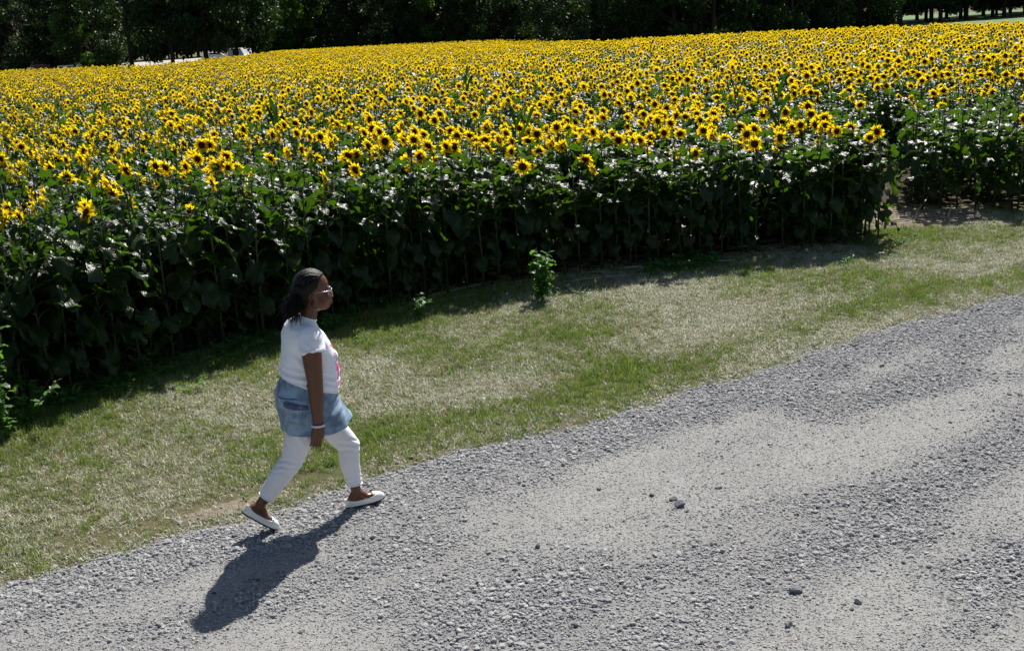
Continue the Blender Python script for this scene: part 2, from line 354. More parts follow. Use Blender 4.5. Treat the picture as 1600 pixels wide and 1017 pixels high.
ok = (t < e_t-.01+rng.normal(0, .05, NG)+.12*np.clip(fbm(x, y, .22, 71, 2)-.5, 0, 1)*3) & (y < back) & (np.abs(x) < y*.52+1.8)
dens = .95-.5*np.clip(fbm(x, y, .5, 41, 3)-.45, 0, 1)*1.5
dens = np.where(in_gap, .05, dens); dens = np.where(dist_field < .45, dens*np.clip(dist_field*2, .12, 1)*np.where(x > 1, .7, 1), dens); dens = np.where(dist_road < .25, dens*(.25+dist_road*3), dens)
dens = np.where((np.abs(s-1.45) < 1.1) & (np.abs(t+.28) < .14), dens*.2, dens); dens *= np.clip(1.2-(y-10)/16, .45, 1)
ok &= rng.random(NG) < dens
x, y, s, t, dist_road, dist_field = [q[ok] for q in (x, y, s, t, dist_road, dist_field)]; n = len(x)
gr = fbm(x, y, 1.1, 51, 4)-.5
gv = gr*1.4+.42*np.exp(-((dist_road-.70)/.33)**2)*np.clip((s-2)/2, .35, 1)+.75*np.exp(-(dist_field/.55)**2)*np.clip((1.5-x)/2, .0, 1)+.28*np.clip(-x/2.2, 0, 1)+.14
gv += .35*np.exp(-(((x-5.0)/.5)**2+((y-14.6)/.35)**2))*2
gv += rng.normal(0, .27, n)
cls = np.where(gv > .52, 2, np.where(gv > .27, 1, 0))
idx = np.where(cls == 0, rng.integers(0, 4, n), np.where(cls == 1, rng.integers(4, 7, n), rng.integers(7, 10, n)))
sc = rng.uniform(.5, 1.05, n)*(1+.9*np.exp(-(dist_field/.3)**2)*(x < 1.5))
P = np.stack([x, y, gz(x, y)], -1); rot = np.stack([rng.normal(0, .1, n), rng.normal(0, .1, n), rng.uniform(0, 6.28, n)], -1)
instancer('grass', kinds, P, idx, rot, np.stack([sc, sc, sc*rng.uniform(.75, 1.2, n)], -1), 'short dry and green mown grass between road and sunflowers', 'grass')

# ------------------------------------------------------------------ sunflowers
def leaf_blade(b, base, az, pitch, L, W, droop, r, m=0, ns=7, nw=6, fold=.28, heart=.16, tip=1.0):
    s_ = np.linspace(0, 1, ns+1); wv = np.linspace(-1, 1, nw+1); SS, WW = np.meshgrid(s_, wv, indexing='ij')
    prof = np.clip(1.75*(SS+.045)**.5*(1-SS+.003)**(.85*tip), 0, 1.2)
    ph1, ph2 = r.uniform(0, 6.28), r.uniform(0, 6.28)
    ser = 1+.11*np.sin(SS*37+ph1)*(np.abs(WW) > .9)+.05*np.sin(SS*9+ph2)*WW
    hw = W*.5*prof*ser
    x_ = L*(SS-heart*np.abs(WW)**1.5*(1-SS)**2.2); y_ = hw*WW
    z_ = fold*np.abs(y_)+.021*np.sin(SS*12+ph2+2*np.sign(WW))*np.abs(WW)*W/.2-.35*y_*y_/W*1.5+.008*np.sin(WW*4+ph1)*W/.2
    ang = pitch-droop*SS; dxs = np.cos(ang); dzs = np.sin(ang)    # bend along the length
    px = np.concatenate([[0], np.cumsum((dxs[1:, 0]+dxs[:-1, 0])/2)/ns]); pz = np.concatenate([[0], np.cumsum((dzs[1:, 0]+dzs[:-1, 0])/2)/ns])
    off = x_-L*SS
    X_ = L*px[:, None]+off*dxs-z_*dzs; Z_ = L*pz[:, None]+off*dzs+z_*dxs
    tw = r.gauss(0, .45); Y_ = y_*math.cos(tw)-0*Z_; Z_ = Z_+y_*math.sin(tw)
    P_ = np.stack([X_, Y_, Z_], -1) @ rotz(az).T+np.array(base)
    b.grid(P_, m, np.stack([SS, WW], -1))
def plant_foliage(seed, h=1.5, lod=0, nl=None):
    r = random.Random(seed); b = MB(); a = r.uniform(0, 6.28); n_l = nl or (15 if lod == 0 else 9)
    z0 = .24 if lod == 0 else .72
    for i in range(n_l):
        f = i/(n_l-1); z = (z0+(h-.14-z0)*f**.85); a += 2.4+r.uniform(-.4, .4)
        size = (.62+.8*math.sin(math.pi*min(1, f*.85+.05)))*(1-.22*f)*r.uniform(.82, 1.15)
        L = .215*size; W = .215*size*r.uniform(.85, 1.1); pl = (.17-.08*f)*r.uniform(.8, 1.25)
        up = rad(52+10*f); base = np.array([0, 0, z]); d = np.array([math.cos(a), math.sin(a), 0])
        mid = base+d*pl*.55*math.cos(up)*1.2+np.array([0, 0, pl*.5*math.sin(up)]); tipp = base+d*pl+np.array([0, 0, pl*(.55 if f > .4 else .2)])
        b.tube([base, mid, tipp], [.0045, .0035, .003], 4, 1, False)
        pitch = rad(r.uniform(-30, 25))-(1-f)*rad(38); droop = rad(r.uniform(5, 85))
        leaf_blade(b, tipp, a, pitch, L, W, droop, r, 0, 8 if lod == 0 else 4, 6 if lod == 0 else 4)
    for k_ in range(5):   # small young leaves at the top
        leaf_blade(b, (0, 0, h-.10+k_*.012), r.uniform(0, 6.28), rad(r.uniform(5, 40)), .09, .05, rad(50), r, 0, 3, 2, .3, .05)
    return b.build('foliage', [M_leaf, M_petiole], uv=True)
def plant_stem(seed, h=1.5, neck=True):
    r = random.Random(seed); b = MB(); bend = r.uniform(-.012, .012)
    pts = [(0, 0, -.02), (bend, 0, h*.3), (0, bend, h*.6), (0, 0, h*.86), (.0, 0, h-.05)]; rr = [.0125, .0115, .0105, .009, .0078]
    if neck: pts += [(.012, 0, h-.012), (.035, 0, h+.008), (.058, 0, h+.006)]; rr += [.0078, .0085, .010]
    b.tube(pts, rr, 7); return b.build('stem', [M_stem])
HEADP = (.062, 0, .006)
def flower_head(seed, lod=0):       # faces +X, centred on origin
    r = random.Random(seed); b = MB(); R0_ = .040*r.uniform(.93, 1.08); np_ = r.choice((18, 20, 22)) if lod == 0 else 15; cup = r.choice((-.15, 0, 0, .1, .35))
    for ring, (cnt, Lp, back, open_) in enumerate(((np_, .062, -.002, rad(8)), (np_-6, .055, .006, rad(24)))):
        for i in range(cnt):
            a = (i+.5*ring+r.uniform(-.25, .25))/cnt*2*math.pi; L = Lp*r.uniform(.8, 1.15); wd = .0132*r.uniform(.85, 1.15)*(1.0 if lod == 0 else 1.35)
            op = open_+cup+r.gauss(0, rad(11)); cv = r.gauss(rad(-5), rad(26)); tw = r.gauss(0, .45)
            if r.random() < .06: continue
            ks = (0, .35, .7, 1.0) if lod == 0 else (0, .6, 1.0); V = []; U = []
            p = np.array([back, R0_*.86]); ang = op; last = 0
            for k_ in ks:
                ang2 = ang+cv*k_; p = p+(k_-last)*L*np.array([math.sin(ang2), math.cos(ang2)]); last = k_
                ww = wd*(.55, 1.0, .78, .08)[int(round(k_*3)) if lod == 0 else (0 if k_ == 0 else 1 if k_ < 1 else 3)]
                for sgn in (-1, 0, 1) if lod == 0 else (-1, 1):
                    V.append((p[0]+(.0025 if sgn == 0 else 0)*-1+sgn*ww*math.sin(tw), sgn*ww*math.cos(tw), p[1])); U.append((k_, sgn))
            nc = 3 if lod == 0 else 2; F = [(q*nc+c, q*nc+c+1, (q+1)*nc+c+1, (q+1)*nc+c) for q in range(len(ks)-1) for c in range(nc-1)]
            b.add(np.array(V) @ rotx(a).T, F, 0, U)
    # green back and bracts
    P_ = []
    for (xx, q) in ((-.022, .010), (-.018, R0_*.55), (-.010, R0_*.9), (-.001, R0_*1.0)):
        P_.append([(xx, q*math.cos(a), q*math.sin(a)) for a in np.linspace(0, 2*np.pi, 12, endpoint=False)])
    b.grid(np.array(P_), 1, close_u=True)
    for i in range(11 if lod == 0 else 6):
        a = i/(11 if lod == 0 else 6)*2*math.pi+r.uniform(-.15, .15); L = .04*r.uniform(.8, 1.2)
        V = np.array([(-.010, -.011, R0_*.75), (-.010, .011, R0_*.75), (-.004, -.008, R0_*.8+L*.5), (-.004, .008, R0_*.8+L*.5), (.0, 0, R0_*.8+L)])
        b.add(V @ rotx(a).T, [(0, 1, 3, 2), (2, 3, 4)], 1)
    return b.build('flower_head', [M_petal, M_bract], uv=True), R0_
def seed_disc(R0_, lod=0):
    b = MB(); n_ = 18 if lod == 0 else 10; P_ = []
    for (q, xx) in ((1.02, -.002), (1.0, .006), (.85, .0125), (.6, .0135), (.3, .0105), (.02, .0095)):
        P_.append([(xx, R0_*q*math.cos(a), R0_*q*math.sin(a)) for a in np.linspace(0, 2*np.pi, n_, endpoint=False)])
    b.grid(np.array(P_)[:, ::-1], 0, close_u=True); b.F.append(tuple(range(b.n-n_, b.n))); b.M.append(0)
    return b.build('seed_disc', [M_disc])
HB = 1.5
FOL = [plant_foliage(100+i, HB, 0, 20) for i in range(10)]; STM = [plant_stem(200+i, HB, True) for i in range(3)]; STB = [plant_stem(300+i, HB, False) for i in range(2)]
HEADS = []
for i in range(9):
    hm, r0 = flower_head(400+i); HEADS.append((hm, seed_disc(r0)))
def bud_mesh():
    b = MB(); r = random.Random(5); P_ = []
    for (z, q) in ((-.02, .008), (-.012, .019), (0, .023), (.012, .018), (.022, .006)): P_.append([(q*math.cos(a), q*math.sin(a), z) for a in np.linspace(0, 2*np.pi, 10, endpoint=False)])
    b.grid(np.array(P_), 0, close_u=True)
    for i in range(12):
        a = i*2.4; leaf_blade(b, (.014*math.cos(a), .014*math.sin(a), -.01), a, rad(65+r.uniform(-15, 15)), .05, .018, rad(-20), r, 0, 3, 2, .2, 0)
    return b.build('bud', [M_bract], uv=True)
BUD = bud_mesh()
FACE = math.atan2(-math.cos(rad(52)), -math.sin(rad(52)))

# candidate plants
sp = .43; gx, gy = np.meshgrid(np.arange(-100, 80, sp), np.arange(2, 172, sp)); gx = gx+rng.uniform(-.5, .5, gx.shape)*sp*.95; gy = gy+rng.uniform(-.5, .5, gy.shape)*sp*.95
px_, py_ = gx.ravel(), gy.ravel()
def in_field(x, y):
    a1 = (x < 4.85+.02*(y-14)) & (y > edge_y(x)+.10) & (y < 17.4)
    a2 = (x > 5.95) & (y > 16.35-.27*(np.minimum(x, 9)-5.95)) & (y < 17.4)
    a3 = (y >= 17.4)
    return (a1 | a2 | a3) & ~((np.abs(x-.342*y) < .40) & (y > 15) & (y < 21.5)) & (y > edge_y(np.minimum(x, 4.7))) & (y < far_y(x, y)) & (np.abs(x) < y*.56+2.6) & (y < 170)
ok = in_field(px_, py_); px_, py_ = px_[ok], py_[ok]
nx_ = rng.uniform(-8, 5, 420); ny_ = edge_y(nx_)+rng.uniform(.35, 3.6, 420); okn = (nx_ < 4.8); px_ = np.concatenate([px_, nx_[okn]]); py_ = np.concatenate([py_, ny_[okn]])
# extra closely spaced front row right on the edge, and rows at the gap
ex = np.concatenate([np.arange(-7.5, 4.7, .2)]); ex = ex+rng.uniform(-.06, .06, len(ex)); ey = edge_y(ex)+.10+rng.uniform(-.04, .12, len(ex))
ex2 = 4.78+rng.uniform(-.08, .08, 9); ey2 = np.linspace(14.15, 17.2, 9); ex3 = np.linspace(6.1, 10.5, 20); ey3 = 16.25-.27*(np.minimum(ex3, 9)-5.95)+rng.uniform(-.1, .1, 20)
px_ = np.concatenate([px_, ex, ex2, ex3]); py_ = np.concatenate([py_, ey, ey2, ey3])
def hgt(x, y):
    near = np.interp(x, [-4, -1, 2, 4.5, 6], [1.62, 1.56, 1.40, 1.38, 1.42]); f = np.clip((y-16)/8, 0, 1)
    return near*(1-f)+1.46*f
# flower heads seen one by one along the front: (pixel, label)
def px_ray(x, y):
    u, v = x-800, -(y-508.5); c, s = math.cos(ROLL), math.sin(ROLL); a = u*c+v*s; b = -u*s+v*c
    cp, sp_ = math.cos(PITCH), math.sin(PITCH); return np.array([a, F_PX*cp+b*sp_, -F_PX*sp_+b*cp])
SPEC = [(1372, 207, 'sunflower at the right corner of the front block, last head before the gap'), (1336, 200, 'sunflower second from the right corner, head a little higher than its neighbours'), (1307, 207, 'sunflower third from the right corner of the front block, round head facing out'),
 (1288, 186, None), (1250, 197, 'sunflower right of the tall dark corn blades, round head facing out'), (1218, 217, 'sunflower with its head just below the tall corn blades at right'), (1176, 226, 'low sunflower left of the corn blades, overlapping a second head'),
 (1166, 211, None), (1115, 203, None), (1087, 241, 'lowest hanging sunflower on the right half of the front row'), (1042, 208, None), (1058, 182, None), (1090, 165, None), (990, 211, None), (963, 210, None),
 (925, 208, 'large round sunflower standing out at the middle right of the front edge'), (940, 185, None), (830, 208, 'sunflower just right of the corn clump in the middle'), (801, 237, 'small lone sunflower hanging low in front of the middle corn clump'),
 (720, 229, 'right one of two touching sunflowers at the middle of the front edge'), (702, 229, 'left one of two touching sunflowers at the middle of the front edge'), (623, 218, None), (693, 205, None), (646, 207, None), (538, 201, None), (523, 221, None),
 (556, 267, 'lone low sunflower above and right of the walking person, turned left'), (586, 242, None), (337, 287, 'lowest round sunflower at the left of the field edge'), (356, 264, 'sunflower directly above and behind the lowest left one'), (353, 245, None),
 (262, 263, 'broad tilted sunflower left of the lowest left one, seen from the side'), (285, 262, None), (144, 280, 'narrow edge-on sunflower hanging low at the far left of the field edge'), (128, 250, None), (107, 250, None), (98, 228, None), (216, 187, None), (172, 216, None), (178, 235, None),
 (70, 240, None), (45, 240, None), (20, 266, 'sunflower at the extreme left edge of the view, seen edge-on'), (1595, 187, 'lone sunflower over the leafy right block at the right edge of the view'), (193, 262, None), (205, 268, None), (880, 197, None), (1275, 196, None)]
spec = []
for (ux, uy, lab) in SPEC:
    d = px_ray(ux, uy); best = None
    for hh in np.arange(1.75, 1.15, -.01):
        t_ = (hh-H_EYE)/d[2]; X_, Y_ = d[0]*t_, d[1]*t_
        if X_ < 4.9 and Y_ > edge_y(X_)+.12: best = (X_, Y_, hh) if (hh <= hgt(X_, Y_)+.03) else best
        if X_ >= 4.9 and Y_ > 15.5: best = (X_, Y_, hh) if hh <= 1.45 else best
        if best: break
    if best:
        X_, Y_, hh = best; spec.append((X_-.062*math.cos(FACE), Y_-.062*math.sin(FACE), hh, lab))
for (X_, Y_, hh, lab) in spec:
    k_ = (px_-X_)**2+(py_-Y_)**2 > .17**2; px_, py_ = px_[k_], py_[k_]
order = np.argsort(np.hypot(px_, py_-0)+np.where(px_ > 4.85, .5, 0)*0); px_, py_ = px_[order], py_[order]
pz_ = gz(px_, py_); ph_ = hgt(px_, py_)*rng.uniform(.82, 1.07, len(px_))
NIND = 300-len(spec)
dfront = np.where(px_ < 4.9, py_-edge_y(px_), py_-15.9)
flow = rng.random(len(px_)) < np.where(px_ > 5.2, np.clip((py_-17.5)/5, 0.03, .97), np.where((px_ > 3.6) & (py_ > 15.2) & (py_ < 19.5), .35, np.where(dfront < .8, .10, np.where(dfront < 2.0, np.where(px_ < -.5, .30, .5), np.where(dfront < 5, np.where(px_ < -.5, .48, .75), np.where((dfront < 10) & (px_ < 0), .8, .94))))))

def sunflower(x, y, z, h, flowering, label, group, first=False):
    root = bpy.data.objects.new('sunflower', None); C.objects.link(root); root.empty_display_size = .1
    root.location = (x, y, z); fa = FACE+rnd.gauss(0, rad(13)); root.rotation_euler = (rnd.gauss(0, .02), rnd.gauss(0, .02), fa)
    tag(root, label, 'sunflower', group)
    sc = h/HB
    a = link('stem', rnd.choice(STM if flowering else STB), root); a.scale = (1, 1, sc)
    f = link('foliage', rnd.choice(FOL), root); f.rotation_euler = (0, 0, rnd.uniform(0, 6.28)); q = rnd.uniform(.9, 1.2); f.scale = (q, q, sc)
    if flowering:
        hm, dm = rnd.choice(HEADS); hd = link('flower_head', hm, root); hd.location = (.062, 0, h+.006); hd.rotation_euler = (0, rnd.gauss(rad(8), rad(10)), 0)
        hd.rotation_euler = (0, rad(10)+rnd.gauss(0, rad(13)), rnd.gauss(0, rad(9))); q = rnd.uniform(.9, 1.27); hd.scale = (q, q, q)
        link('seed_disc', dm, hd)
    else:
        bd = link('bud', BUD, root); bd.location = (0, 0, h-.035)
    return root
GRP = 'sunflowers in the front rows of the field'
def zone(x, y):
    u = 800+F_PX*x/(y*1.035); return 'left of the person' if u < 470 else 'between person and weed bush' if u < 850 else 'between weed bush and tall corn' if u < 1216 else 'right of the tall corn'
for (X_, Y_, hh, lab) in spec:
    sunflower(X_, Y_, float(gz(X_, Y_)), hh-float(gz(X_, Y_)), True, lab or 'yellow sunflower near the field edge, '+zone(X_, Y_), GRP)
for i in range(NIND):
    if px_[i] > 5.2: lab = 'leafy sunflower plant in the right block beyond the dirt gap'
    elif flow[i]: lab = 'yellow sunflower in bloom packed in the front rows, '+zone(px_[i], py_[i])
    elif dfront[i] < .5: lab = 'leafy flowerless sunflower plant right on the grass edge, '+zone(px_[i], py_[i])
    else: lab = 'leafy flowerless sunflower plant inside the front rows, '+zone(px_[i], py_[i])
    sunflower(float(px_[i]), float(py_[i]), float(pz_[i]), float(ph_[i]), bool(flow[i]), lab, GRP)
# the thousands behind: one object
def joined_plant(seed, flowering, lod):
    h = HB; b = MB(); mats = [M_leaf, M_petiole, M_stem, M_petal, M_bract, M_disc]
    r = random.Random(seed)
    def take(me, off, R=None, tr=(0, 0, 0)):
        V = np.zeros(len(me.vertices)*3); me.vertices.foreach_get('co', V); V = V.reshape(-1, 3)
        if R is not None: V = V @ R.T
        V = V+np.array(tr); F = [tuple(p.vertices) for p in me.polygons]; base = b.n
        uvv = np.zeros((len(V), 2))
        if me.uv_layers:
            li = np.zeros(len(me.loops), dtype=np.int32); me.loops.foreach_get('vertex_index', li); uu = np.zeros(len(me.loops)*2); me.uv_layers[0].data.foreach_get('uv', uu); uvv[li] = uu.reshape(-1, 2)
        b.add(V, F, 0, uvv); mi = [off[p.material_index] for p in me.polygons]; b.M[-len(F):] = mi
    fol = plant_foliage(seed, h, lod); take(fol, [0, 1], rotz(-FACE) if False else None)
    take(plant_stem(seed, h, flowering), [2])
    if flowering:
        hm, r0 = flower_head(seed+7, lod); R = roty(rad(10)+r.gauss(0, rad(15))) @ rotz(r.gauss(0, rad(14)))*r.uniform(.84, 1.2)
        take(hm, [3, 4], R, (.062, 0, h+.006)); take(seed_disc(r0, lod), [5], R, (.062, 0, h+.006))
    return b.build('sunflower_plant', mats, uv=True)
src = [('p', joined_plant(600+i, True, 0)) for i in range(14)]+[('q', joined_plant(640+i, False, 0)) for i in range(2)]+[('r', joined_plant(680+i, True, 1)) for i in range(16)]
X_, Y_, Z_, H_, FL = px_[NIND:], py_[NIND:], pz_[NIND:], ph_[NIND:], flow[NIND:]; n = len(X_)
idx = np.where(Y_ > 30, rng.integers(16, 32, n), np.where(FL, rng.integers(0, 14, n), rng.integers(14, 16, n)))
thin = fbm(X_, Y_, 5.0, 77, 3) < .33; idx = np.where(thin & (Y_ < 60) & (rng.random(n) < .6), 14, idx); idx = np.where((Y_ < 70) & (rng.random(n) < .04), 15, idx)
rot = np.stack([rng.normal(0, .03, n), rng.normal(0, .03, n), FACE+rng.normal(0, rad(18), n)], -1); sc = H_/HB
instancer('sunflower_field', src, np.stack([X_, Y_, Z_], -1), idx, rot, np.stack([np.full(n, 1.0), np.full(n, 1.0), sc], -1), 'thousands of yellow sunflowers filling the field behind the front rows', 'sunflower field')
print('plants', n, 'individuals', NIND+len(spec))

# ------------------------------------------------------------------ corn growing among the sunflowers
def corn(x, y, h, seed, label):
    r = random.Random(seed); root = bpy.data.objects.new('corn_plant', None); C.objects.link(root); root.location = (x, y, float(gz(x, y))); tag(root, label, 'corn', 'corn plants among the sunflowers')
    b = MB(); b.tube([(0, 0, -.02), (.01, 0, h*.4), (0, .01, h*.8), (.0, 0, h*.93)], [.014, .012, .008, .004], 7); link('stalk', b.build('stalk', [M_stem]), root)
    b = MB(); a = r.uniform(0, 6)
    for i in range(10):
        f = i/9; a += math.pi+r.uniform(-.5, .5); L = r.uniform(.5, .75)*(1-.25*f)
        leaf_blade(b, (0, 0, h*(.2+.68*f)), a, rad(78-10*(1-f)), L, .085, rad(r.uniform(15, 75)*(1.15-.6*f)), r, 0, 10, 2, .35, 0, .75)
    link('blades', b.build('blades', [M_corn], uv=True), root)
def place(ux, uy, ztop):
    d = px_ray(ux, uy); t_ = (ztop-H_EYE)/d[2]; return d[0]*t_, d[1]*t_
for k_, (ux, uy, zt, lab) in enumerate([(1216, 128, 1.98, 'tall dark green corn plant sticking up between the sunflowers at right'), (803, 170, 1.85, 'corn plant with long blades rising in the middle of the front rows'), (822, 178, 1.75, 'second corn plant just right of the middle one'),
   (1016, 66, 2.15, 'small distant corn plant above the flowers right of centre'), (427, 158, 2.0, 'corn plant poking out of the flowers at left of centre'), (200, 95, 2.1, 'corn plant far off near the left tree line'), (727, 112, 1.95, 'thin corn plant above the flowers left of centre'), (1148, 128, 1.8, 'short corn plant behind the sunflowers, left of the tall one')]):
    X_, Y_ = place(ux, uy, zt); corn(X_, Y_, zt, 900+k_, lab)

# ------------------------------------------------------------------ weeds
def weed(x, y, h, spread, seed, label, name='weed_plant', nst=4, cat='weed', group=None, leaf=.05):
    r = random.Random(seed); root = bpy.data.objects.new(name, None); C.objects.link(root); root.location = (x, y, float(gz(x, y))); tag(root, label, cat, group)
    b = MB(); lb = MB()
    for q in range(nst):
        a = r.uniform(0, 6.28); tip = np.array([math.cos(a)*spread*r.uniform(.3, 1), math.sin(a)*spread*r.uniform(.3, 1), h*r.uniform(.65, 1)])
        c0 = np.array([0, 0, h*.45])+tip*np.array([.25, .25, 0]); ts = np.linspace(0, 1, 7)[:, None]; P_ = 2*ts*(1-ts)*c0+ts**2*tip
        b.tube(P_, np.linspace(.005, .0018, 7), 4)
        for j in range(int(h/.028)):
            f = r.uniform(.12, 1); p = 2*f*(1-f)*c0+f*f*tip; L = leaf*r.uniform(.6, 1.35)
            leaf_blade(lb, p, r.uniform(0, 6.28), rad(r.uniform(-10, 45)), L, L*r.uniform(.5, .75), rad(r.uniform(10, 70)), r, 0, 4, 2, .3, .05)
    link('stems', b.build('stems', [M_stem]), root); link('leaves', lb.build('leaves', [M_weed], uv=True), root); return root
def g_at(ux, uy):
    d = px_ray(ux, uy); t_ = -H_EYE/d[2]; return d[0]*t_, d[1]*t_
X_, Y_ = g_at(848, 470); weed(X_, Y_, .58, .15, 1, 'leafy bright green weed bush standing alone at the field edge in the middle', 'weed_bush', 9, 'weed bush', None, .10)
X_, Y_ = g_at(655, 497); weed(X_, Y_, .30, .12, 2, 'low dark green weed right of the walking person', 'weed_plant', 4, 'weed', None, .075)
X_, Y_ = g_at(12, 690); weed(X_, Y_, 1.05, .30, 3, 'tall straggling weed with white-green leaves at the left edge', 'weed_bush', 8, 'weed bush', None, .075)
X_, Y_ = g_at(62, 664); weed(X_-.1, Y_, .45, .5, 4, 'sprawling low weed beside the tall one at the left edge', 'weed_plant', 8, 'weed', None, .06)
X_, Y_ = g_at(225, 585); weed(X_, Y_, .28, .22, 5, 'low weed with round leaves in the shade left of the person', 'weed_plant', 5, 'weed', None, .06)
X_, Y_ = g_at(1405, 385); weed(X_, Y_, .16, .28, 6, 'low bright green weed patch on the grass below the block corner', 'weed_plant', 9, 'weed', None, .05)
X_, Y_ = g_at(905, 462); weed(X_, Y_, .09, .22, 8, 'low green tuft right of the lone weed bush', 'weed_plant', 9, 'weed', None, .04)
# small ground weeds: uncountable
def sprig(seed):
    r = random.Random(seed); b = MB()
    for j in range(16):
        a = r.uniform(0, 6.28); d = r.uniform(0, .08); L = .045*r.uniform(.5, 1.3)
        leaf_blade(b, (d*math.cos(a), d*math.sin(a), r.uniform(.0, .07)), r.uniform(0, 6.28), rad(r.uniform(-5, 50)), L, L*.6, rad(50), r, 0, 3, 2, .3, .05)
    return b.build('sprig', [M_weed], uv=True)
n = 1500; x = rng.uniform(-8, 4.6, n); y = edge_y(x)-.12+rng.exponential(.3, n)*rng.choice([-.55, 1.3], n); k_ = (fbm(x, y, .8, 91, 3)+np.clip(-x/9, 0, .35) > .52); x, y = x[k_], y[k_]; n = len(x)
n9 = 1500; xa = rng.uniform(-7, 11, n9); ya = rng.uniform(6, 15, n9); sa_, ta_ = road_st(xa, ya); ka = (ta_ < edge_t(sa_)-.1) & (ya < edge_y(np.minimum(xa, 4.75))+.1) & (rng.random(n9) < fbm(xa, ya, .9, 66, 3)*1.1); xa, ya = xa[ka], ya[ka]
wsc = np.concatenate([rng.uniform(.6, 1.7, n), rng.uniform(.25, .7, len(xa))]); x = np.concatenate([x, xa]); y = np.concatenate([y, ya]); n = len(x)
instancer('ground_weeds', [('sprig', sprig(i)) for i in range(4)], np.stack([x, y, gz(x, y)], -1), rng.integers(0, 4, n), np.stack([rng.normal(0, .2, n), rng.normal(0, .2, n), rng.uniform(0, 6.28, n)], -1), np.stack([wsc]*3, -1), 'low creeping weeds under the edge of the sunflowers', 'weeds')
# straw litter
M_straw = simple('straw', (.42, .36, .24), .7, .3, scale=20); M_sticks = simple('dry_stalk', (.50, .46, .35), .6, .3, scale=25, bump=.001)
def straw(seed):
    r = random.Random(seed); b = MB()
    for j in range(5):
        a = r.uniform(0, 3.14); L = r.uniform(.03, .11); x0, y0 = r.uniform(-.06, .06), r.uniform(-.06, .06); z0 = r.uniform(.003, .012)
        b.tube([(x0, y0, z0), (x0+math.cos(a)*L, y0+math.sin(a)*L, z0+r.uniform(-.002, .01))], [.0022, .0015], 4)
    return b.build('straw', [M_straw])
n = 1300; x = rng.uniform(-5, 5, n); y = edge_y(x)+rng.exponential(.5, n)-.15; n2 = 260; x = np.concatenate([x, rng.normal(5.75, .6, n2)]); y = np.concatenate([y, rng.normal(15.8, .5, n2)]); n = len(x)
instancer('straw_litter', [('straw', straw(i)) for i in range(4)], np.stack([x, y, gz(x, y)+.01], -1), rng.integers(0, 4, n), np.stack([np.zeros(n), np.zeros(n), rng.uniform(0, 6.28, n)], -1), np.stack([rng.uniform(.6, 1.4, n)]*3, -1), 'dry straw litter scattered under the sunflowers and in the gap', 'straw')
def stick(name, pix, r0, r1, label, zs=None, cat='stalk', grp='fallen dry stalks along the field edge'):
    pts = []
    for i, (ux, uy) in enumerate(pix):
        X_, Y_ = g_at(ux, uy); pts.append((X_, Y_, float(gz(X_, Y_))+.02+(zs[i] if zs else 0)))
    P_ = np.array(pts); ks = np.linspace(0, len(P_)-1, 4*(len(P_)-1)+1); Q = np.stack([np.interp(ks, range(len(P_)), P_[:, c]) for c in range(3)], -1); Q[1:-1] += rng.normal(0, .006, Q[1:-1].shape); Q -= 0
    c0 = Q[0].copy(); b = MB(); b.tube(Q-c0, np.linspace(r0, r1, len(Q)), 6); o = link(name, b.build(name, [M_sticks]), None, c0); tag(o, label, cat, grp); return o
stick('fallen_stalk', [(618, 487), (680, 462), (752, 446)], .013, .008, 'long pale fallen stalk right of the person, sloping up to the right')
stick('fallen_stalk', [(770, 450), (860, 434), (950, 427)], .010, .007, 'thin fallen stalk lying behind the lone weed bush')
stick('fallen_stalk', [(960, 424), (1060, 413), (1148, 408)], .015, .009, 'thick pale fallen stalk in the shade right of the weed bush')
stick('fallen_stalk', [(880, 443), (950, 436), (1010, 430)], .007, .005, 'thin dry stalk in front of the thick fallen one')
stick('fallen_stalk', [(1376, 334), (1412, 333)], .012, .010, 'straight pale stalk at the back of the dirt gap')
stick('fallen_stalk', [(1384, 347), (1428, 347)], .012, .009, 'straight dark-edged stalk in the middle of the dirt gap')
stick('fallen_stalk', [(1430, 346), (1432, 335), (1449, 321)], .011, .008, 'bent pale stalk standing askew in the dirt gap', [0, .02, .10])
stick('fallen_stalk', [(1368, 345), (1380, 353), (1402, 355)], .014, .010, 'broken pale stalk at the foot of the block corner')
stick('fallen_stalk', [(1481, 343), (1486, 332)], .010, .006, 'short pale stalk upright at the right of the dirt gap', [0, .10])
X_, Y_ = g_at(1383, 357); b = MB(); b.tube([(0, 0, -.02), (.003, 0, .1), (-.005, 0, .2), (-.008, .004, .235)], [.02, .018, .016, .009], 8); tag(link('cut_stump', b.build('cut_stump', [simple('old_stump', (.14, .14, .12), .8, .2)]), None, (X_, Y_, 0)), 'short grey cut stump beside the dirt gap', 'stump')

# larger stones seen one by one on the road
ROCKS = [(1062, 797, .042, 1, 'big dark stone in the middle of the road'), (1052, 786, .026, 1, 'dark stone touching the back of the big dark one'), (1243, 931, .036, 1, 'dark brown stone on loose gravel near the bottom right'), (936, 768, .018, 0, 'grey stone alone on the smooth track, upper middle'),
 (1019, 778, .022, 1, 'dark stone left of the pair in the road middle'), (841, 862, .024, 1, 'dark stone lying alone in the smooth track'), (1232, 988, .030, 0, 'blue grey stone at the bottom near the right gravel patch'), (685, 872, .020, 0, 'small stone on the track right of the shadow'),
 (405, 913, .030, 1, 'stone inside the shadow of the walker'), (786, 883, .022, 0, 'pale ochre stone left of the lone dark stone'), (1340, 951, .026, 0, 'flat pale blue stone near the bottom right'), (1123, 768, .024, 0, 'grey stone right of the big dark one'), (1378, 580, .026, 1, 'dark stone up the road on the right'), (1593, 625, .026, 1, 'dark stone at the right edge of the view')]
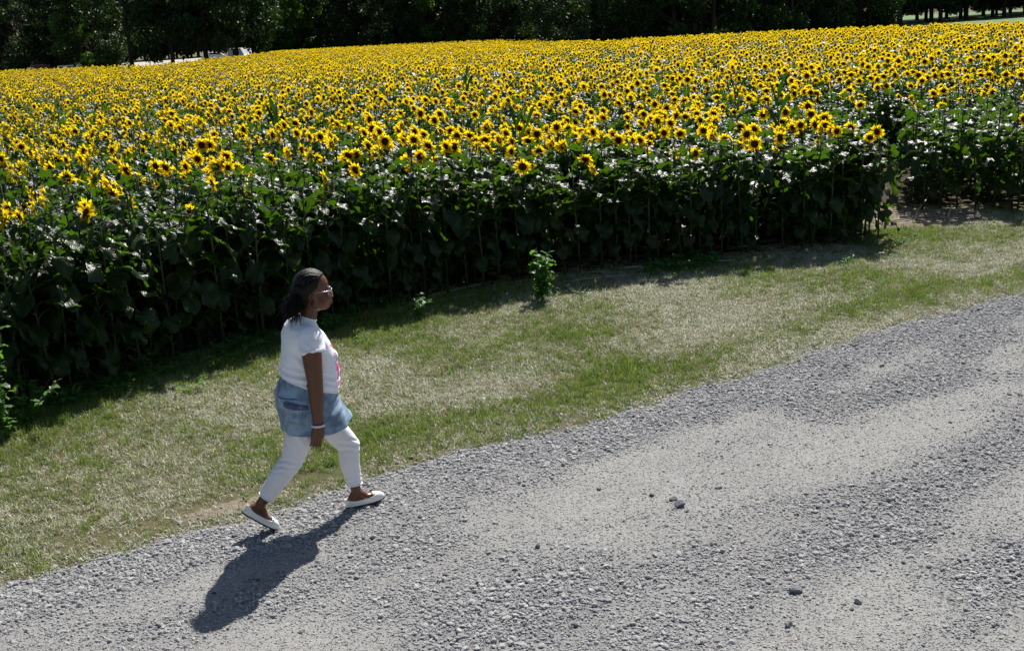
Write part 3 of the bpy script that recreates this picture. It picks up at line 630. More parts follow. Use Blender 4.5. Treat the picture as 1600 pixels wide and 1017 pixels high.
for i, (ux, uy, q, dk, lab) in enumerate(ROCKS):
    X_, Y_ = g_at(ux, uy); o = link('rock', stone_mesh(50+i, M_stone_dark if dk else M_stone, 2, .7), None, (X_, Y_, float(road_z(X_, Y_))+q*.35), rnd.uniform(0, 6)); o.scale = (q, q, q); tag(o, lab, 'stone', 'larger stones on the road')

# ------------------------------------------------------------------ trees
def bark(): return simple('bark', (.06, .05, .04), .9, .2, scale=8, bump=.02)
M_bark = bark()
def tree_leaf_mat(name, a, b_, tr, tf):
    t = NT(name); r = t.rand(); nz = t.noise(t.coord(), .8, 3); c = t.mix(t.math('MULTIPLY', t.math('ADD', r, nz), .5), a, b_); t.col(c)
    t.set(Roughness=.55); t.p.inputs['Specular IOR Level'].default_value = .25; t.translucent(tr, tf); return t.m
M_tl = [tree_leaf_mat('dark_tree_leaves', (.018, .04, .012), (.042, .082, .02), (.05, .12, .01), .16), tree_leaf_mat('green_tree_leaves', (.035, .08, .015), (.07, .14, .025), (.14, .30, .015), .32), tree_leaf_mat('conifer_needles', (.024, .036, .014), (.045, .056, .022), (.02, .04, .008), .08)]
def tree_meshes(seed, H, W, kind, nl=9000, low=.03):
    r = np.random.default_rng(seed); b = MB(); tr = max(.09, H*.016)
    top = H*.8; b.tube([(0, 0, -.1), (.03, 0, H*.15), (-.05, .04, H*.45), (.04, -.03, top)], [tr*1.3, tr, tr*.7, tr*.2], 8)
    tips = []
    for i in range(16):
        z = H*r.uniform(low+.08, .8); a = r.uniform(0, 6.28); L = W*.5*r.uniform(.5, .95)*(1.1-.6*z/H if kind == 2 else 1); e = z+L*(.45 if kind != 2 else -.05)
        p1 = (L*.5*math.cos(a), L*.5*math.sin(a), z+(e-z)*.6); p2 = (L*math.cos(a), L*math.sin(a), e); b.tube([(0, 0, z), p1, p2], [tr*.4, tr*.25, tr*.08], 5); tips.append(p2)
    trunk = b.build('trunk', [M_bark])
    nc = 46; cl = []
    for i in range(nc):
        z = H*(low+(1-low)*r.uniform(0, 1)**.9); f = (z/H-low)/(1-low)
        rmax = W*.5*((1-f)**.75+.04 if kind == 2 else math.sin(math.pi*min(1, .12+.86*f))**.55)
        a = r.uniform(0, 6.28); q = rmax*r.uniform(.35, 1)**.5; cl.append((q*math.cos(a), q*math.sin(a), z, W*r.uniform(.09, .2)))
    cl = np.array(cl); k_ = r.integers(0, nc, nl); dirs = r.normal(0, 1, (nl, 3)); dirs /= np.linalg.norm(dirs, axis=1)[:, None]
    P_ = cl[k_, :3]+dirs*(cl[k_, 3]*r.uniform(.2, 1.1, nl)**.6)[:, None]*np.array([1, 1, .7 if kind != 2 else .35]); P_[:, 2] = np.maximum(P_[:, 2], H*low*.9)
    u = r.normal(0, 1, (nl, 3)); u /= np.linalg.norm(u, axis=1)[:, None]; v = np.cross(u, r.normal(0, 1, (nl, 3))); v /= np.linalg.norm(v, axis=1)[:, None]
    sz = r.uniform(.09, .24, nl)[:, None]*(H/11); V = np.stack([P_-u*sz, P_-v*sz*.5, P_+u*sz, P_+v*sz*.5], 1).reshape(-1, 3)
    F = np.arange(nl*4).reshape(-1, 4).tolist(); crown = mesh('crown', V, F, [M_tl[kind]], None, False)
    return trunk, crown
TK = {0: [tree_meshes(1000+i, 12, 7.5, 0) for i in range(4)], 1: [tree_meshes(1020+i, 11, 7, 1) for i in range(3)], 2: [tree_meshes(1040+i, 12, 6, 2, 9500, .02) for i in range(3)], 3: [tree_meshes(1060+i, 13, 8.5, 0, 13000, .10) for i in range(2)]}
TAZ = np.radians([-34, -26, -20, -16.8, -12.6, -11.5, -9, -4, 0, 3, 6, 11, 16, 20, 24, 34]); TY = np.array([195, 172, 146, 116, 128, 165, 172, 160, 150, 122, 106, 106, 116, 140, 150, 160.])
def tree(az, dist, kind, label, grp='trees along the far side of the field', sc=1.0):
    x, y = math.tan(az)*dist, dist; root = bpy.data.objects.new(('broadleaf_tree', 'broadleaf_tree', 'conifer_tree', 'broadleaf_tree')[kind], None); C.objects.link(root)
    root.location = (x, y, float(gz(x, y))); root.rotation_euler = (0, 0, rnd.uniform(0, 6.28)); q = sc*rnd.uniform(.85, 1.2); root.scale = (q, q, q*rnd.uniform(.95, 1.2)); tag(root, label, 'tree', grp)
    a, c = rnd.choice(TK[kind]); link('trunk', a, root); link('crown', c, root)
for row in range(6):
    a = rad(-31)+rad(.4*row)
    while a < rad(31):
        Y_ = float(np.interp(a, TAZ, TY))+4+row*8+rnd.uniform(-2, 2)
        right = a > rad(18.5)
        if right and row == 0: Y_ += 4
        lanew = rad(-18.5) < a < rad(-12.3)
        if lanew and row: Y_ += 125
        if True:
            kind = 2 if a < rad(-20) and rnd.random() < .55 else (3 if right or rad(-17.5) < a < rad(-12.3) else (1 if rnd.random() < (.6 if a < rad(-8) else .06) and row == 0 else 0))
            lab = ('dark broadleaf tree behind the field', 'sunlit green broadleaf tree', 'dark drooping conifer', 'dark low-crowned tree on a short bare trunk')[kind]
            lab += ', '+('left end' if a < rad(-19) else 'left of the field hump' if a < rad(-11) else 'middle' if a < rad(5) else 'right half' if a < rad(18) else 'upper right corner')+(', front row' if row == 0 and 'front' not in lab else '' if row == 0 else ', rows behind'); lab = lab.replace('sunlit green broadleaf tree in the front row', 'sunlit green front-row tree')
            tree(a, Y_, kind, lab)
        a += math.atan((3.6+.5*row)*rnd.uniform(.75, 1.25)/Y_)
tree(math.atan2(*place(125, 100, 1.5)[::1]), 141, 1, 'light green tree catching the sun between dark conifers at left', None, .8)
tree(rad(3.4), 104, 0, 'rounded slightly lighter green tree in front of the dark wood right of centre', None, .75)
tree(rad(18.6), 138, 1, 'small yellow-green sunlit tree at the upper right', None, .25)
# pale lane behind the left trees, mown grass behind the right ones
def flat(name, poly, z, mat, label):
    V = [(x, y, float(gz(x, y))+z) for x, y in poly]; b = MB(); b.add(np.array(V), [tuple(range(len(V)))]); tag(link(name, b.build(name, [mat], False)), label, None, None, 'structure')
M_lane = simple('pale_lane', (.40, .39, .37), .9, .2, scale=.5); M_mown = simple('mown_grass', (.10, .17, .06), .9, .2, scale=.4, var=.3)
LX = np.linspace(-75, -18, 30); P_ = np.stack([np.stack([LX*1.6, 165+0*LX], -1), np.stack([LX*1.6, 235+0*LX], -1)])
Z_ = gz(P_[..., 0], P_[..., 1])+.25; b = MB(); b.grid(np.concatenate([P_, Z_[..., None]], -1)); tag(link('farm_lane', b.build('farm_lane', [M_lane])), 'pale sunlit lane beyond the trees at left', None, None, 'structure')
LX = np.linspace(30, 140, 40); P_ = np.stack([np.stack([LX, 100+0*LX], -1), np.stack([LX, 150+0*LX], -1), np.stack([LX, 230+0*LX], -1)]); Z_ = gz(P_[..., 0], P_[..., 1])+.25
b = MB(); b.grid(np.concatenate([P_, Z_[..., None]], -1)); tag(link('mown_meadow', b.build('mown_meadow', [M_mown])), 'green mown slope beyond the field at right', None, None, 'structure')

# white rail fences, cars
M_white = simple('white_paint', (.8, .8, .78), .5, .4)
def fence(x, y, L, ang, label, nr=3):
    root = bpy.data.objects.new('rail_fence', None); C.objects.link(root); root.location = (x, y, float(gz(x, y))); root.rotation_euler = (0, 0, ang); tag(root, label, 'fence', 'white rail fences beyond the field')
    for k_ in range(4):
        b = MB(); b.box((0, .06, .82+.25*k_), (L, .04, .13)); link('rail', b.build('rail', [M_white], False), root)
    for k_ in range(int(L/2.4)+1):
        b = MB(); b.box((-L/2+.08+k_*(L-.16)/max(1, int(L/2.4)), 0, .78), (.12, .08, 1.6)); link('post', b.build('post', [M_white], False), root)
def far_at(ux, Yd):
    d = px_ray(ux, 90); return d[0]/d[1]*Yd, Yd
for ux, L, lab in ((44, .45, 'short white fence panel at the far left under the trees'), (100, 1.7, 'longest white rail fence section behind the field at left'), (121, .55, 'white rail fence section just right of the longest one')):
    X_, Y_ = far_at(ux, 120); fence(X_, Y_, L, rad(-3), lab)
M_glass = simple('car_glass', (.02, .025, .03), .1, .6); M_tyre = simple('tyre', (.02, .02, .02), .8, .3); M_rim = simple('wheel_rim', (.5, .5, .52), .35, .5, .7); M_lamp = simple('lamp_glass', (.7, .7, .65), .2, .6)
def car(x, y, ang, paint, label, long_=False):
    root = bpy.data.objects.new('parked_car', None); C.objects.link(root); root.location = (x, y, float(gz(x, y))+.25); root.rotation_euler = (0, 0, ang); tag(root, label, 'car', 'cars parked beyond the trees')
    prof = [(-2.2, .35), (-2.25, .75), (-2.1, 1.0), (-1.5, 1.05), (-1.0, 1.5), (.5, 1.52), (1.05, 1.05), (2.0, .9), (2.2, .7), (2.2, .35)] if not long_ else [(-2.4, .4), (-2.45, .9), (-2.35, 1.8), (-1.9, 1.95), (1.0, 1.95), (1.75, 1.15), (2.3, 1.0), (2.45, .75), (2.4, .4)]
    b = MB(); n_ = len(prof); V = []
    for sgn, ins in ((-1, .0), (-.86, 1), (.86, 1), (1, .0)): V += [(px, sgn*.86 if z < 1.1 or True else 0, z) for px, z in prof] if False else [(px, (sgn if abs(sgn) == 1 else sgn)*(.88 if z < 1.1 else .74), z+(0 if abs(sgn) == 1 else .02)) for px, z in prof]
    F = [tuple(range(n_))]+[tuple(3*n_+i for i in reversed(range(n_)))]
    for q in range(3): F += [(q*n_+i, (q+1)*n_+i, (q+1)*n_+(i+1) % n_, q*n_+(i+1) % n_) for i in range(n_)]
    b.add(np.array(V), F); link('body', b.build('body', [paint], False), root)
    b = MB(); t0 = prof[4][1]; b.box((-.25, .80, (t0+1.12)/2-.02), (1.5, .04, t0-1.14)); b.box((-.25, -.80, (t0+1.12)/2-.02), (1.5, .04, t0-1.14)); link('window', b.build('window', [M_glass], False), root)
    for wx in (-1.35, 1.4):
        for wy in (-.82, .82):
            b = MB(); b.tube([(wx, wy-.1, .32), (wx, wy+.1, .32)], .33, 16); wo = link('wheel', b.build('wheel', [M_tyre], False), root); b = MB(); b.tube([(wx, wy-.11, .32), (wx, wy+.11, .32)], .19, 12); link('rim', b.build('rim', [M_rim], False), wo)
    for wy in (-.6, .6): b = MB(); b.box((2.2, wy, .72), (.06, .3, .14)); link('headlight', b.build('headlight', [M_lamp], False), root)
M_pw = simple('white_car_paint', (.75, .76, .78), .25, .6, var=.02); M_pr = simple('red_car_paint', (.16, .02, .035), .25, .6, var=.02)
X_, Y_ = far_at(339, 175); car(X_, Y_, rad(10), M_pw, 'white car parked on the pale lane at left, partly behind trunks')
X_, Y_ = far_at(379, 150); car(X_, Y_, rad(-50), M_pw, 'white van beyond the trees at the edge of the far field hump', True)
X_, Y_ = far_at(62, 133); car(X_, Y_, rad(5), M_pr, 'dark red car under the trees at far left')

# ------------------------------------------------------------------ the walking person
HEAD_A = rad(21); PX, PY = -1.30, 6.55
person = bpy.data.objects.new('person', None); C.objects.link(person); person.location = (PX, PY, 0.012); person.rotation_euler = (0, 0, HEAD_A)
tag(person, 'person in a white t-shirt, denim skirt and white leggings walking along the road edge', 'person')
class Blob:                          # closed pieces that are fused into one continuous surface
    def __init__(s): s.b = MB()
    def cap(s, pts, rr, n=18):       # tapered limb with round ends
        pts = np.asarray(pts, float)
        for i in range(len(pts)-1):
            p0, p1, r0, r1 = pts[i], pts[i+1], rr[i], rr[i+1]; d = p1-p0; L = np.linalg.norm(d)+1e-9; d = d/L
            P_, R_ = [], []
            for th in np.linspace(-90, 0, 6)[:-1]: P_.append(p0+d*r0*math.sin(rad(th))); R_.append(max(1e-4, r0*math.cos(rad(th))))
            for f in np.linspace(0, 1, 4): P_.append(p0+d*L*f); R_.append(r0*(1-f)+r1*f)
            for th in np.linspace(0, 90, 6)[1:]: P_.append(p1+d*r1*math.sin(rad(th))); R_.append(max(1e-4, r1*math.cos(rad(th))))
            up = np.array([0, 1.0, 0]) if abs(d[1]) < .9 else np.array([1.0, 0, 0]); x = np.cross(up, d); x /= np.linalg.norm(x); y = np.cross(d, x); a = np.linspace(0, 2*np.pi, n, endpoint=False)
            G = np.array([p+r*(np.cos(a)[:, None]*x+np.sin(a)[:, None]*y) for p, r in zip(P_, R_)]); s._g(G)
    def _g(s, G):
        n = G.shape[1]; s.b.grid(G, close_u=True); k = G.shape[0]
        s.b.F.append(tuple(s.b.n-k*n+j for j in reversed(range(n)))); s.b.M.append(0); s.b.F.append(tuple(s.b.n-n+j for j in range(n))); s.b.M.append(0)
    def ell(s, c, r, R=None, n=20):
        th = np.linspace(-math.pi/2+1e-3, math.pi/2-1e-3, 13); a = np.linspace(0, 2*np.pi, n, endpoint=False)
        G = np.array([[(math.cos(t)*math.cos(q)*r[0], math.cos(t)*math.sin(q)*r[1], math.sin(t)*r[2]) for q in a] for t in th])
        if R is not None: G = G @ np.array(R).T
        s._g(G+np.array(c))
    def loft(s, rings, n=40, e=2.3):  # rings: cx, cz, rx, ry, slope
        a = np.linspace(0, 2*np.pi, n, endpoint=False); G = []
        for cx, cz, rx, ry, sl in rings:
            ca, sa = np.cos(a), np.sin(a); x = np.sign(ca)*np.abs(ca)**(2/e)*rx; y = np.sign(sa)*np.abs(sa)**(2/e)*ry
            G.append(np.stack([cx+x, y, cz+sl*x], -1))
        s._g(np.array(G))
    def frus(s, p0, p1, r0, r1, n=24):
        p0, p1 = np.array(p0, float), np.array(p1, float); d = p1-p0; d /= np.linalg.norm(d); up = np.array([0, 1.0, 0]); x = np.cross(up, d); x /= np.linalg.norm(x); y = np.cross(d, x); a = np.linspace(0, 2*np.pi, n, endpoint=False)
        s._g(np.array([p+r*(np.cos(a)[:, None]*x+np.sin(a)[:, None]*y) for p, r in zip([p0+(p1-p0)*f for f in (0, .25, .5, .75, 1)], [r0+(r1-r0)*f for f in (0, .25, .5, .75, 1)])]))
    def fuse(s, name, mats, voxel=.005, it=5, disp=None):
        me = s.b.build(name, mats); o = bpy.data.objects.new(name, me); C.objects.link(o)
        md = o.modifiers.new('r', 'REMESH'); md.mode = 'VOXEL'; md.voxel_size = voxel; md.use_smooth_shade = True
        m2 = o.modifiers.new('s', 'SMOOTH'); m2.factor = .5; m2.iterations = it
        dg = bpy.context.evaluated_depsgraph_get(); dg.update(); ev = bpy.data.meshes.new_from_object(o.evaluated_get(dg)); bpy.data.objects.remove(o)
        ev.name = name
        if not ev.materials:
            for m in mats: ev.materials.append(m)
        if disp is not None:
            nrm = np.zeros(len(ev.vertices)*3); ev.vertices.foreach_get('normal', nrm); V = np.zeros(len(ev.vertices)*3); ev.vertices.foreach_get('co', V); V = V.reshape(-1, 3); nrm = nrm.reshape(-1, 3)
            V = V+nrm*disp(V, nrm)[:, None]; ev.vertices.foreach_set('co', V.ravel())
        ev.polygons.foreach_set('use_smooth', np.ones(len(ev.polygons), dtype=bool)); ev.update(); return ev
RY = -1     # right side of the body is local -Y
def skin_mat():
    t = NT('skin'); n1 = t.noise(t.coord(), 25.0, 4); t.col(t.mix(n1, (.10, .038, .019), (.145, .058, .030))); t.set(Roughness=.36); t.p.inputs['Specular IOR Level'].default_value = .4
    t.p.inputs['Subsurface Weight'].default_value = .08; t.p.inputs['Subsurface Radius'].default_value = (.02, .008, .004); t.bump(t.noise(t.coord(), 300.0, 2), .15, .001); return t.m
M_skin = skin_mat()
# joints (x forward, y left, z up)
sh = {-1: (.045, -.150, 1.235), 1: (.045, .150, 1.235)}; el = {-1: (.040, -.200, .945), 1: (.035, .205, .95)}; wr = {-1: (.028, -.212, .690), 1: (.075, .215, .71)}
hip = {-1: (.0, -.085, .76), 1: (.03, .080, .76)}; kn = {-1: (-.125, -.075, .455), 1: (.255, .055, .435)}; an = {-1: (-.355, -.045, .185), 1: (.268, .03, .115)}
B = Blob()
TORSO = [(.043, .70, .150, .165, -.1), (.015, .78, .155, .165, -.2), (.035, .86, .158, .155, -.35), (.043, .92, .157, .148, -.3), (.052, 1.0, .160, .143, -.2), (.055, 1.07, .152, .143, -.12), (.05, 1.14, .138, .150, -.08), (.035, 1.20, .115, .150, -.05), (.03, 1.25, .088, .125, -.1), (.035, 1.285, .07, .09, -.2)]
B.loft(TORSO)
B.cap([(.035, 0, 1.24), (.075, 0, 1.31), (.10, 0, 1.39)], [.075, .052, .050])                     # neck
hc = np.array([.120, 0, 1.470])
B.ell(hc+[-.002, 0, .022], (.103, .080, .102)); B.ell(hc+[.026, 0, -.045], (.084, .071, .082)); B.ell(hc+[.058, 0, -.090], (.044, .044, .036))   # skull, face, chin
for q in (-1, 1):
    B.ell(hc+[.062, q*.038, -.045], (.038, .032, .036)); B.ell(hc+[.020, q*.056, -.07], (.046, .022, .040))                     # cheek, jaw
    B.ell(hc+[-.006, q*.079, -.028], (.017, .008, .029), rotx(q*-.15) @ roty(-.2)); B.ell(hc+[-.003, q*.076, -.052], (.008, .006, .010))       # ear and lobe
    B.ell(hc+[.086, q*.030, .012], (.014, .024, .009))                                                              # brow ridge
    B.ell(hc+[.111, q*.012, -.050], (.010, .010, .008))                                                             # nostril wing
B.cap([hc+[.098, 0, -.005], hc+[.108, 0, -.030], hc+[.114, 0, -.047]], [.009, .010, .0115], 12)
B.ell(hc+[.103, 0, -.073], (.013, .024, .007)); B.ell(hc+[.101, 0, -.086], (.013, .021, .0075))
def hand(B, q, w, e):
    w = np.array(w); ax = w-np.array(e); ax /= np.linalg.norm(ax); f = np.array([1.0, 0, 0]); f = f-ax*(f @ ax); f /= np.linalg.norm(f); out = np.cross(f, ax)*1.0; out = out if out[1]*q > 0 else -out
    ax = ax*.985-f*.17; ax /= np.linalg.norm(ax); inn = -out
    for k in range(4):               # palm
        c = (k-1.5)*.0155; B.cap([w+f*c*.5, w+ax*.035+f*c, w+ax*.078+f*c*1.12], [.014, .0135, .0115], 10)
    Ls = (.058, .066, .072, .064); cur = (.42, .38, .32, .28)
    for k in range(4):               # pinky at the back, index in front; three phalanges curling towards the palm
        c = (k-1.5)*.0175; p = w+ax*.080+f*c; d = ax*math.cos(cur[k]*.4)+inn*math.sin(cur[k]*.4)+f*(k-1.5)*.05; L = Ls[k]; pts = [p]; ang = cur[k]*.4
        for j, fr in enumerate((.44, .31, .25)):
            ang += cur[k]*(.35, .8, .6)[j]; d = ax*math.cos(ang)+inn*math.sin(ang)+f*(k-1.5)*.05; pts.append(pts[-1]+d*L*fr)
        B.cap(pts, [.0092, .0083, .0077, .0068], 10)
    t0 = w+ax*.022+f*.022+inn*.004; B.cap([t0, t0+ax*.026+f*.017+inn*.008, t0+ax*.052+f*.020+inn*.012, t0+ax*.072+f*.014+inn*.014], [.0135, .0115, .0095, .0075], 10)
for q in (-1, 1):
    s_, e_, w_ = map(np.array, (sh[q], el[q], wr[q]))
    B.cap([s_-[0, q*.03, .0], s_+(e_-s_)*.35, s_+(e_-s_)*.7, e_, e_+(w_-e_)*.3, e_+(w_-e_)*.75, w_], [.054, .061, .054, .046, .045, .034, .027])
    B.ell(e_+np.array([-.034, 0, -.004]), (.020, .022, .026))
    hand(B, q, w_, e_)
    h_, k_, a_ = map(np.array, (hip[q], kn[q], an[q])); B.cap([h_, h_+(k_-h_)*.5, k_, k_+(a_-k_)*.35, k_+(a_-k_)*.75, a_], [.088, .080, .056, .050, .036, .031])
def foot_frame(q):
    if q == 1: heel = np.array([.205, .035, .022]); toe = np.array([.445, .015, .050])
    else: heel = np.array([-.455, -.045, .165]); toe = np.array([-.255, -.055, .004])
    return heel, toe
def foot_R(q):
    h, t = foot_frame(q); d = t-h; yaw = math.atan2(d[1], d[0]); pit = math.atan2(d[2], math.hypot(d[0], d[1])); return h, rotz(yaw) @ roty(-pit), np.linalg.norm(d)
for q in (-1, 1):
    h, R, L = foot_R(q); g = lambda x, y, z: h+R @ np.array([x, y, z])
    B.cap([g(.026, 0, .034), g(.07, 0, .040), g(.13, 0, .032), g(.18, q*.004, .026)], [.025, .028, .030, .022]); B.cap([g(.034, 0, .045), an[q]], [.027, .033]); B.cap([an[q], g(.12, 0, .045)], [.034, .026])
body = link('body', B.fuse('body', [M_skin], .0042, 4), person)
# eyes, eyebrows
M_eye = simple('eye_white', (.75, .73, .7), .2, .6); M_iris = simple('iris', (.02, .01, .006), .15, .6); M_hair = None
def hair_mat():
    t = NT('hair'); mp = t.n('ShaderNodeMapping'); t.l(t.coord(), mp.inputs[0]); mp.inputs['Scale'].default_value = (1.0, 9.0, 6.0); mp.inputs['Rotation'].default_value = (0, rad(-20), 0)
    nz = t.noise(mp.outputs[0], 30.0, 5, .7); t.col(t.mix(nz, (.002, .0015, .001), (.009, .006, .0045))); t.set(Roughness=.38); t.p.inputs['Specular IOR Level'].default_value = .22; t.bump(nz, .9, .004); return t.m
M_hair = hair_mat()
for q in (-1, 1):
    b = Blob(); b.ell((0, 0, 0), (.0115, .0115, .0115)); eo = link('eye', b.b.build('eye', [M_eye]), body); eo.location = hc+[.083, q*.030, -.008]
    b = Blob(); b.ell((0, 0, 0), (.003, .0055, .0055)); io = link('iris', b.b.build('iris', [M_iris]), eo); io.location = (.0102, 0, 0)
    b = MB(); b.tube([hc+[.098, q*.014, .016], hc+[.095, q*.032, .021], hc+[.082, q*.048, .015]], [.003, .0035, .002], 6); link('eyebrow', b.build('eyebrow', [M_hair]), body)
# ---- t-shirt
def shirt_mat():
    t = NT('shirt_cotton'); oc = t.coord('Object'); sp_ = t.n('ShaderNodeSeparateXYZ'); t.l(oc, sp_.inputs[0]); X, Y, Z = sp_.outputs
    def win(v, a, b, s=.004):
        m1 = t.n('ShaderNodeMapRange'); t.l(v, m1.inputs[0]); m1.inputs[1].default_value = a; m1.inputs[2].default_value = a+s; m2 = t.n('ShaderNodeMapRange'); t.l(v, m2.inputs[0]); m2.inputs[1].default_value = b; m2.inputs[2].default_value = b-s
        return t.math('MULTIPLY', m1.outputs[0], m2.outputs[0])
    area = t.math('MULTIPLY', t.math('MULTIPLY', win(X, .135, .5), win(Y, -.105, .105)), win(Z, .865, 1.15))
    n1 = t.noise(oc, 26.0, 2, .5); n2 = t.noise(oc, 60.0, 3, .6)
    blot = t.ramp(n1, [(.47, (0, 0, 0)), (.50, (1, 1, 1))]); blk = t.ramp(n2, [(.60, (0, 0, 0)), (.63, (1, 1, 1))])
    pink = t.mix(n2, (.75, .05, .28), (.85, .25, .5)); c = t.mix(t.math('MULTIPLY', area, blot), (.84, .855, .92), pink); c = t.mix(t.math('MULTIPLY', t.math('MULTIPLY', area, win(Z, .93, 1.07)), blk), c, (.05, .05, .07))  # bluish skylight is tinted into the white cotton colour
    t.col(c); t.set(Roughness=.8); t.p.inputs['Specular IOR Level'].default_value = .2; t.bump(t.noise(oc, 220.0, 3), .25, .0015); return t.m
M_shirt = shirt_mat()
SB = Blob()
SHIRT = [(.043, .898, .170, .168, -.42), (.045, .93, .173, .165, -.38), (.050, .98, .178, .160, -.28), (.055, 1.04, .172, .158, -.18), (.055, 1.10, .160, .163, -.12), (.045, 1.16, .144, .168, -.08), (.035, 1.215, .124, .168, -.08), (.032, 1.26, .098, .145, -.15), (.045, 1.29, .078, .098, -.3), (.066, 1.312, .058, .062, -.45)]
SB.loft(SHIRT, e=2.35)
for q in (-1, 1):
    SB.cap([(.038, q*.10, 1.245), (.045, q*.148, 1.225)], [.058, .073]); SB.frus((.045, q*.140, 1.24), (.048, q*.190, 1.135), .072, .0765)
    SB.ell((.165, q*.062, 1.065), (.058, .055, .055))
def sfold(V, N):
    x, y, z = V.T; d = np.zeros(len(V))
    d += .0055*np.sin((z*1.0+.30*x)*135+2.5*np.sin(x*14+y*9))*np.exp(-((z+.3*x-.955)/.06)**2)*(np.abs(y) < .2)           # bunching above the hem
    d += .005*np.sin((x*1.4+z*.9)*80+y*20)*np.exp(-(((x-.0)/.07)**2+((z-1.12)/.08)**2))*(np.abs(y) > .1)+.004*np.sin((z-.6*x)*70)*np.exp(-((x-.1)/.06)**2-((z-1.16)/.07)**2)         # pulls at the armpit
    f = np.array([mnoise.noise(Vector((a*9, b_*9, c*16))) for a, b_, c in V]); d += .006*f
    return d
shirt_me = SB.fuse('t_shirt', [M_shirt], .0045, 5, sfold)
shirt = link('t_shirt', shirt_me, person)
def ring_tube(name, c, ex, ey, nrm_slope, r, mat, parent, n=40, e=2.0):
    a = np.linspace(0, 2*np.pi, n, endpoint=False); ca, sa = np.cos(a), np.sin(a); P_ = np.stack([c[0]+np.sign(ca)*np.abs(ca)**(2/e)*ex, c[1]+np.sign(sa)*np.abs(sa)**(2/e)*ey, c[2]+nrm_slope*np.sign(ca)*np.abs(ca)**(2/e)*ex], -1); P_ = np.concatenate([P_, P_[:1]])
    b = MB(); b.tube(P_, r, 8, cap=False); return link(name, b.build(name, [mat]), parent)
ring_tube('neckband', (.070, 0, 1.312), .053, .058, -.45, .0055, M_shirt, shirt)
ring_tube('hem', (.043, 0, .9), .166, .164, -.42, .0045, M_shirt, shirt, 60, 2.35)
for q in (-1, 1):
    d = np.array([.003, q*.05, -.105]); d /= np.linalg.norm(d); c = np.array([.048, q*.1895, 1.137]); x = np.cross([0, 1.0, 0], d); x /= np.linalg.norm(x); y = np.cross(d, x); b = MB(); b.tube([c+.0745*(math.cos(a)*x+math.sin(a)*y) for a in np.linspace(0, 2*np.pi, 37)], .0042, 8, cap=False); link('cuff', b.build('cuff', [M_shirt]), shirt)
# ---- leggings
def cloth_mat(name, c, sc=250.0, r=.75):
    t = NT(name); oc = t.coord('Object'); t.col(t.mix(t.noise(oc, 12.0), tuple(k*.93 for k in c), c)); t.set(Roughness=r); t.p.inputs['Specular IOR Level'].default_value = .25; t.bump(t.noise(oc, sc, 3), .2, .001); return t.m
M_legg = cloth_mat('legging_knit', (.82, .81, .84))
LB = Blob(); hems = []
LB.ell((.01, 0, .72), (.14, .15, .09))
for q in (-1, 1):
    h_, k_, a_ = map(np.array, (hip[q], kn[q], an[q])); hm = k_+(a_-k_)*(.80 if q == -1 else .82); m1 = k_+(a_-k_)*.35
    bulge = np.array([-.012, 0, 0]) if q == 1 else np.array([-.010, 0, -.006])
    LB.cap([h_, h_+(k_-h_)*.5, k_+[.0, 0, .0]], [.098, .090, .070]); LB.cap([k_, m1+bulge], [.070, .066]); d = (a_-k_)/np.linalg.norm(a_-k_)
    LB.frus(m1+bulge, hm, .065, .048); LB.ell(m1+bulge, (.0645, .0645, .0645)); hems.append((hm, d, .0475))
legg = link('leggings', LB.fuse('leggings', [M_legg], .005, 6, lambda V, N: .0035*np.sin(V[:, 2]*150+V[:, 0]*50+2*np.sin(V[:, 1]*60))*np.exp(-((V[:, 2]-.44)/.05)**2)+.0025*np.sin(V[:, 2]*190-V[:, 0]*40)*np.exp(-((V[:, 2]-.2)/.05)**2)+.003*np.sin(V[:, 2]*60+V[:, 0]*110)*np.exp(-((V[:, 2]-.6)/.05)**2)), person)
for (c, d, r) in hems:
    x = np.cross([0, 1.0, 0], d); x /= np.linalg.norm(x); y = np.cross(d, x); a = np.linspace(0, 2*np.pi, 33); b = MB(); b.tube([c+r*(math.cos(q)*x+math.sin(q)*y) for q in a], .0042, 8, cap=False); link('hem', b.build('hem', [M_legg]), legg)
# ---- denim skirt: surface S(u, v), u angle (0 = front, pi/2 = left), v 0 top .. 1 bottom
def S(u, v, off=0.0):
    v_ = np.clip(v, 0, 1); zc = .905-.282*v_; cx = np.interp(v_, [0, .3, .6, 1], [.040, .024, .034, .060]); rx = np.interp(v_, [0, .3, .6, 1], [.158, .184, .200, .216]); ry = np.interp(v_, [0, .3, .6, 1], [.156, .186, .204, .212]); sl = np.interp(v_, [0, .3, 1], [-.42, -.25, -.05])
    e = 2.25; ca, sa = np.cos(u), np.sin(u); X_ = np.sign(ca)*np.abs(ca)**(2/e)*rx; Y_ = np.sign(sa)*np.abs(sa)**(2/e)*ry
    wob = .007*np.sin(u*5+1.0)*v_**2+.004*np.sin(u*11+v_*5)*v_+.0035*np.sin(v_*26+u*7)*np.exp(-((v_-.45)/.3)**2)*(np.abs(np.sin(u)) > .5); n_ = np.array([ca/rx, sa/ry]); n_ = n_/np.linalg.norm(n_, axis=0)
    # buttocks
    but = .016*np.exp(-(((np.abs(u)-2.55)/.35)**2+((v_-.38)/.25)**2))
    return np.stack([cx+X_+n_[0]*(wob+but+off), Y_+n_[1]*(wob+but+off), zc+sl*X_+1.05*v_**1.5*np.clip(X_, 0, 1)**2], -1)
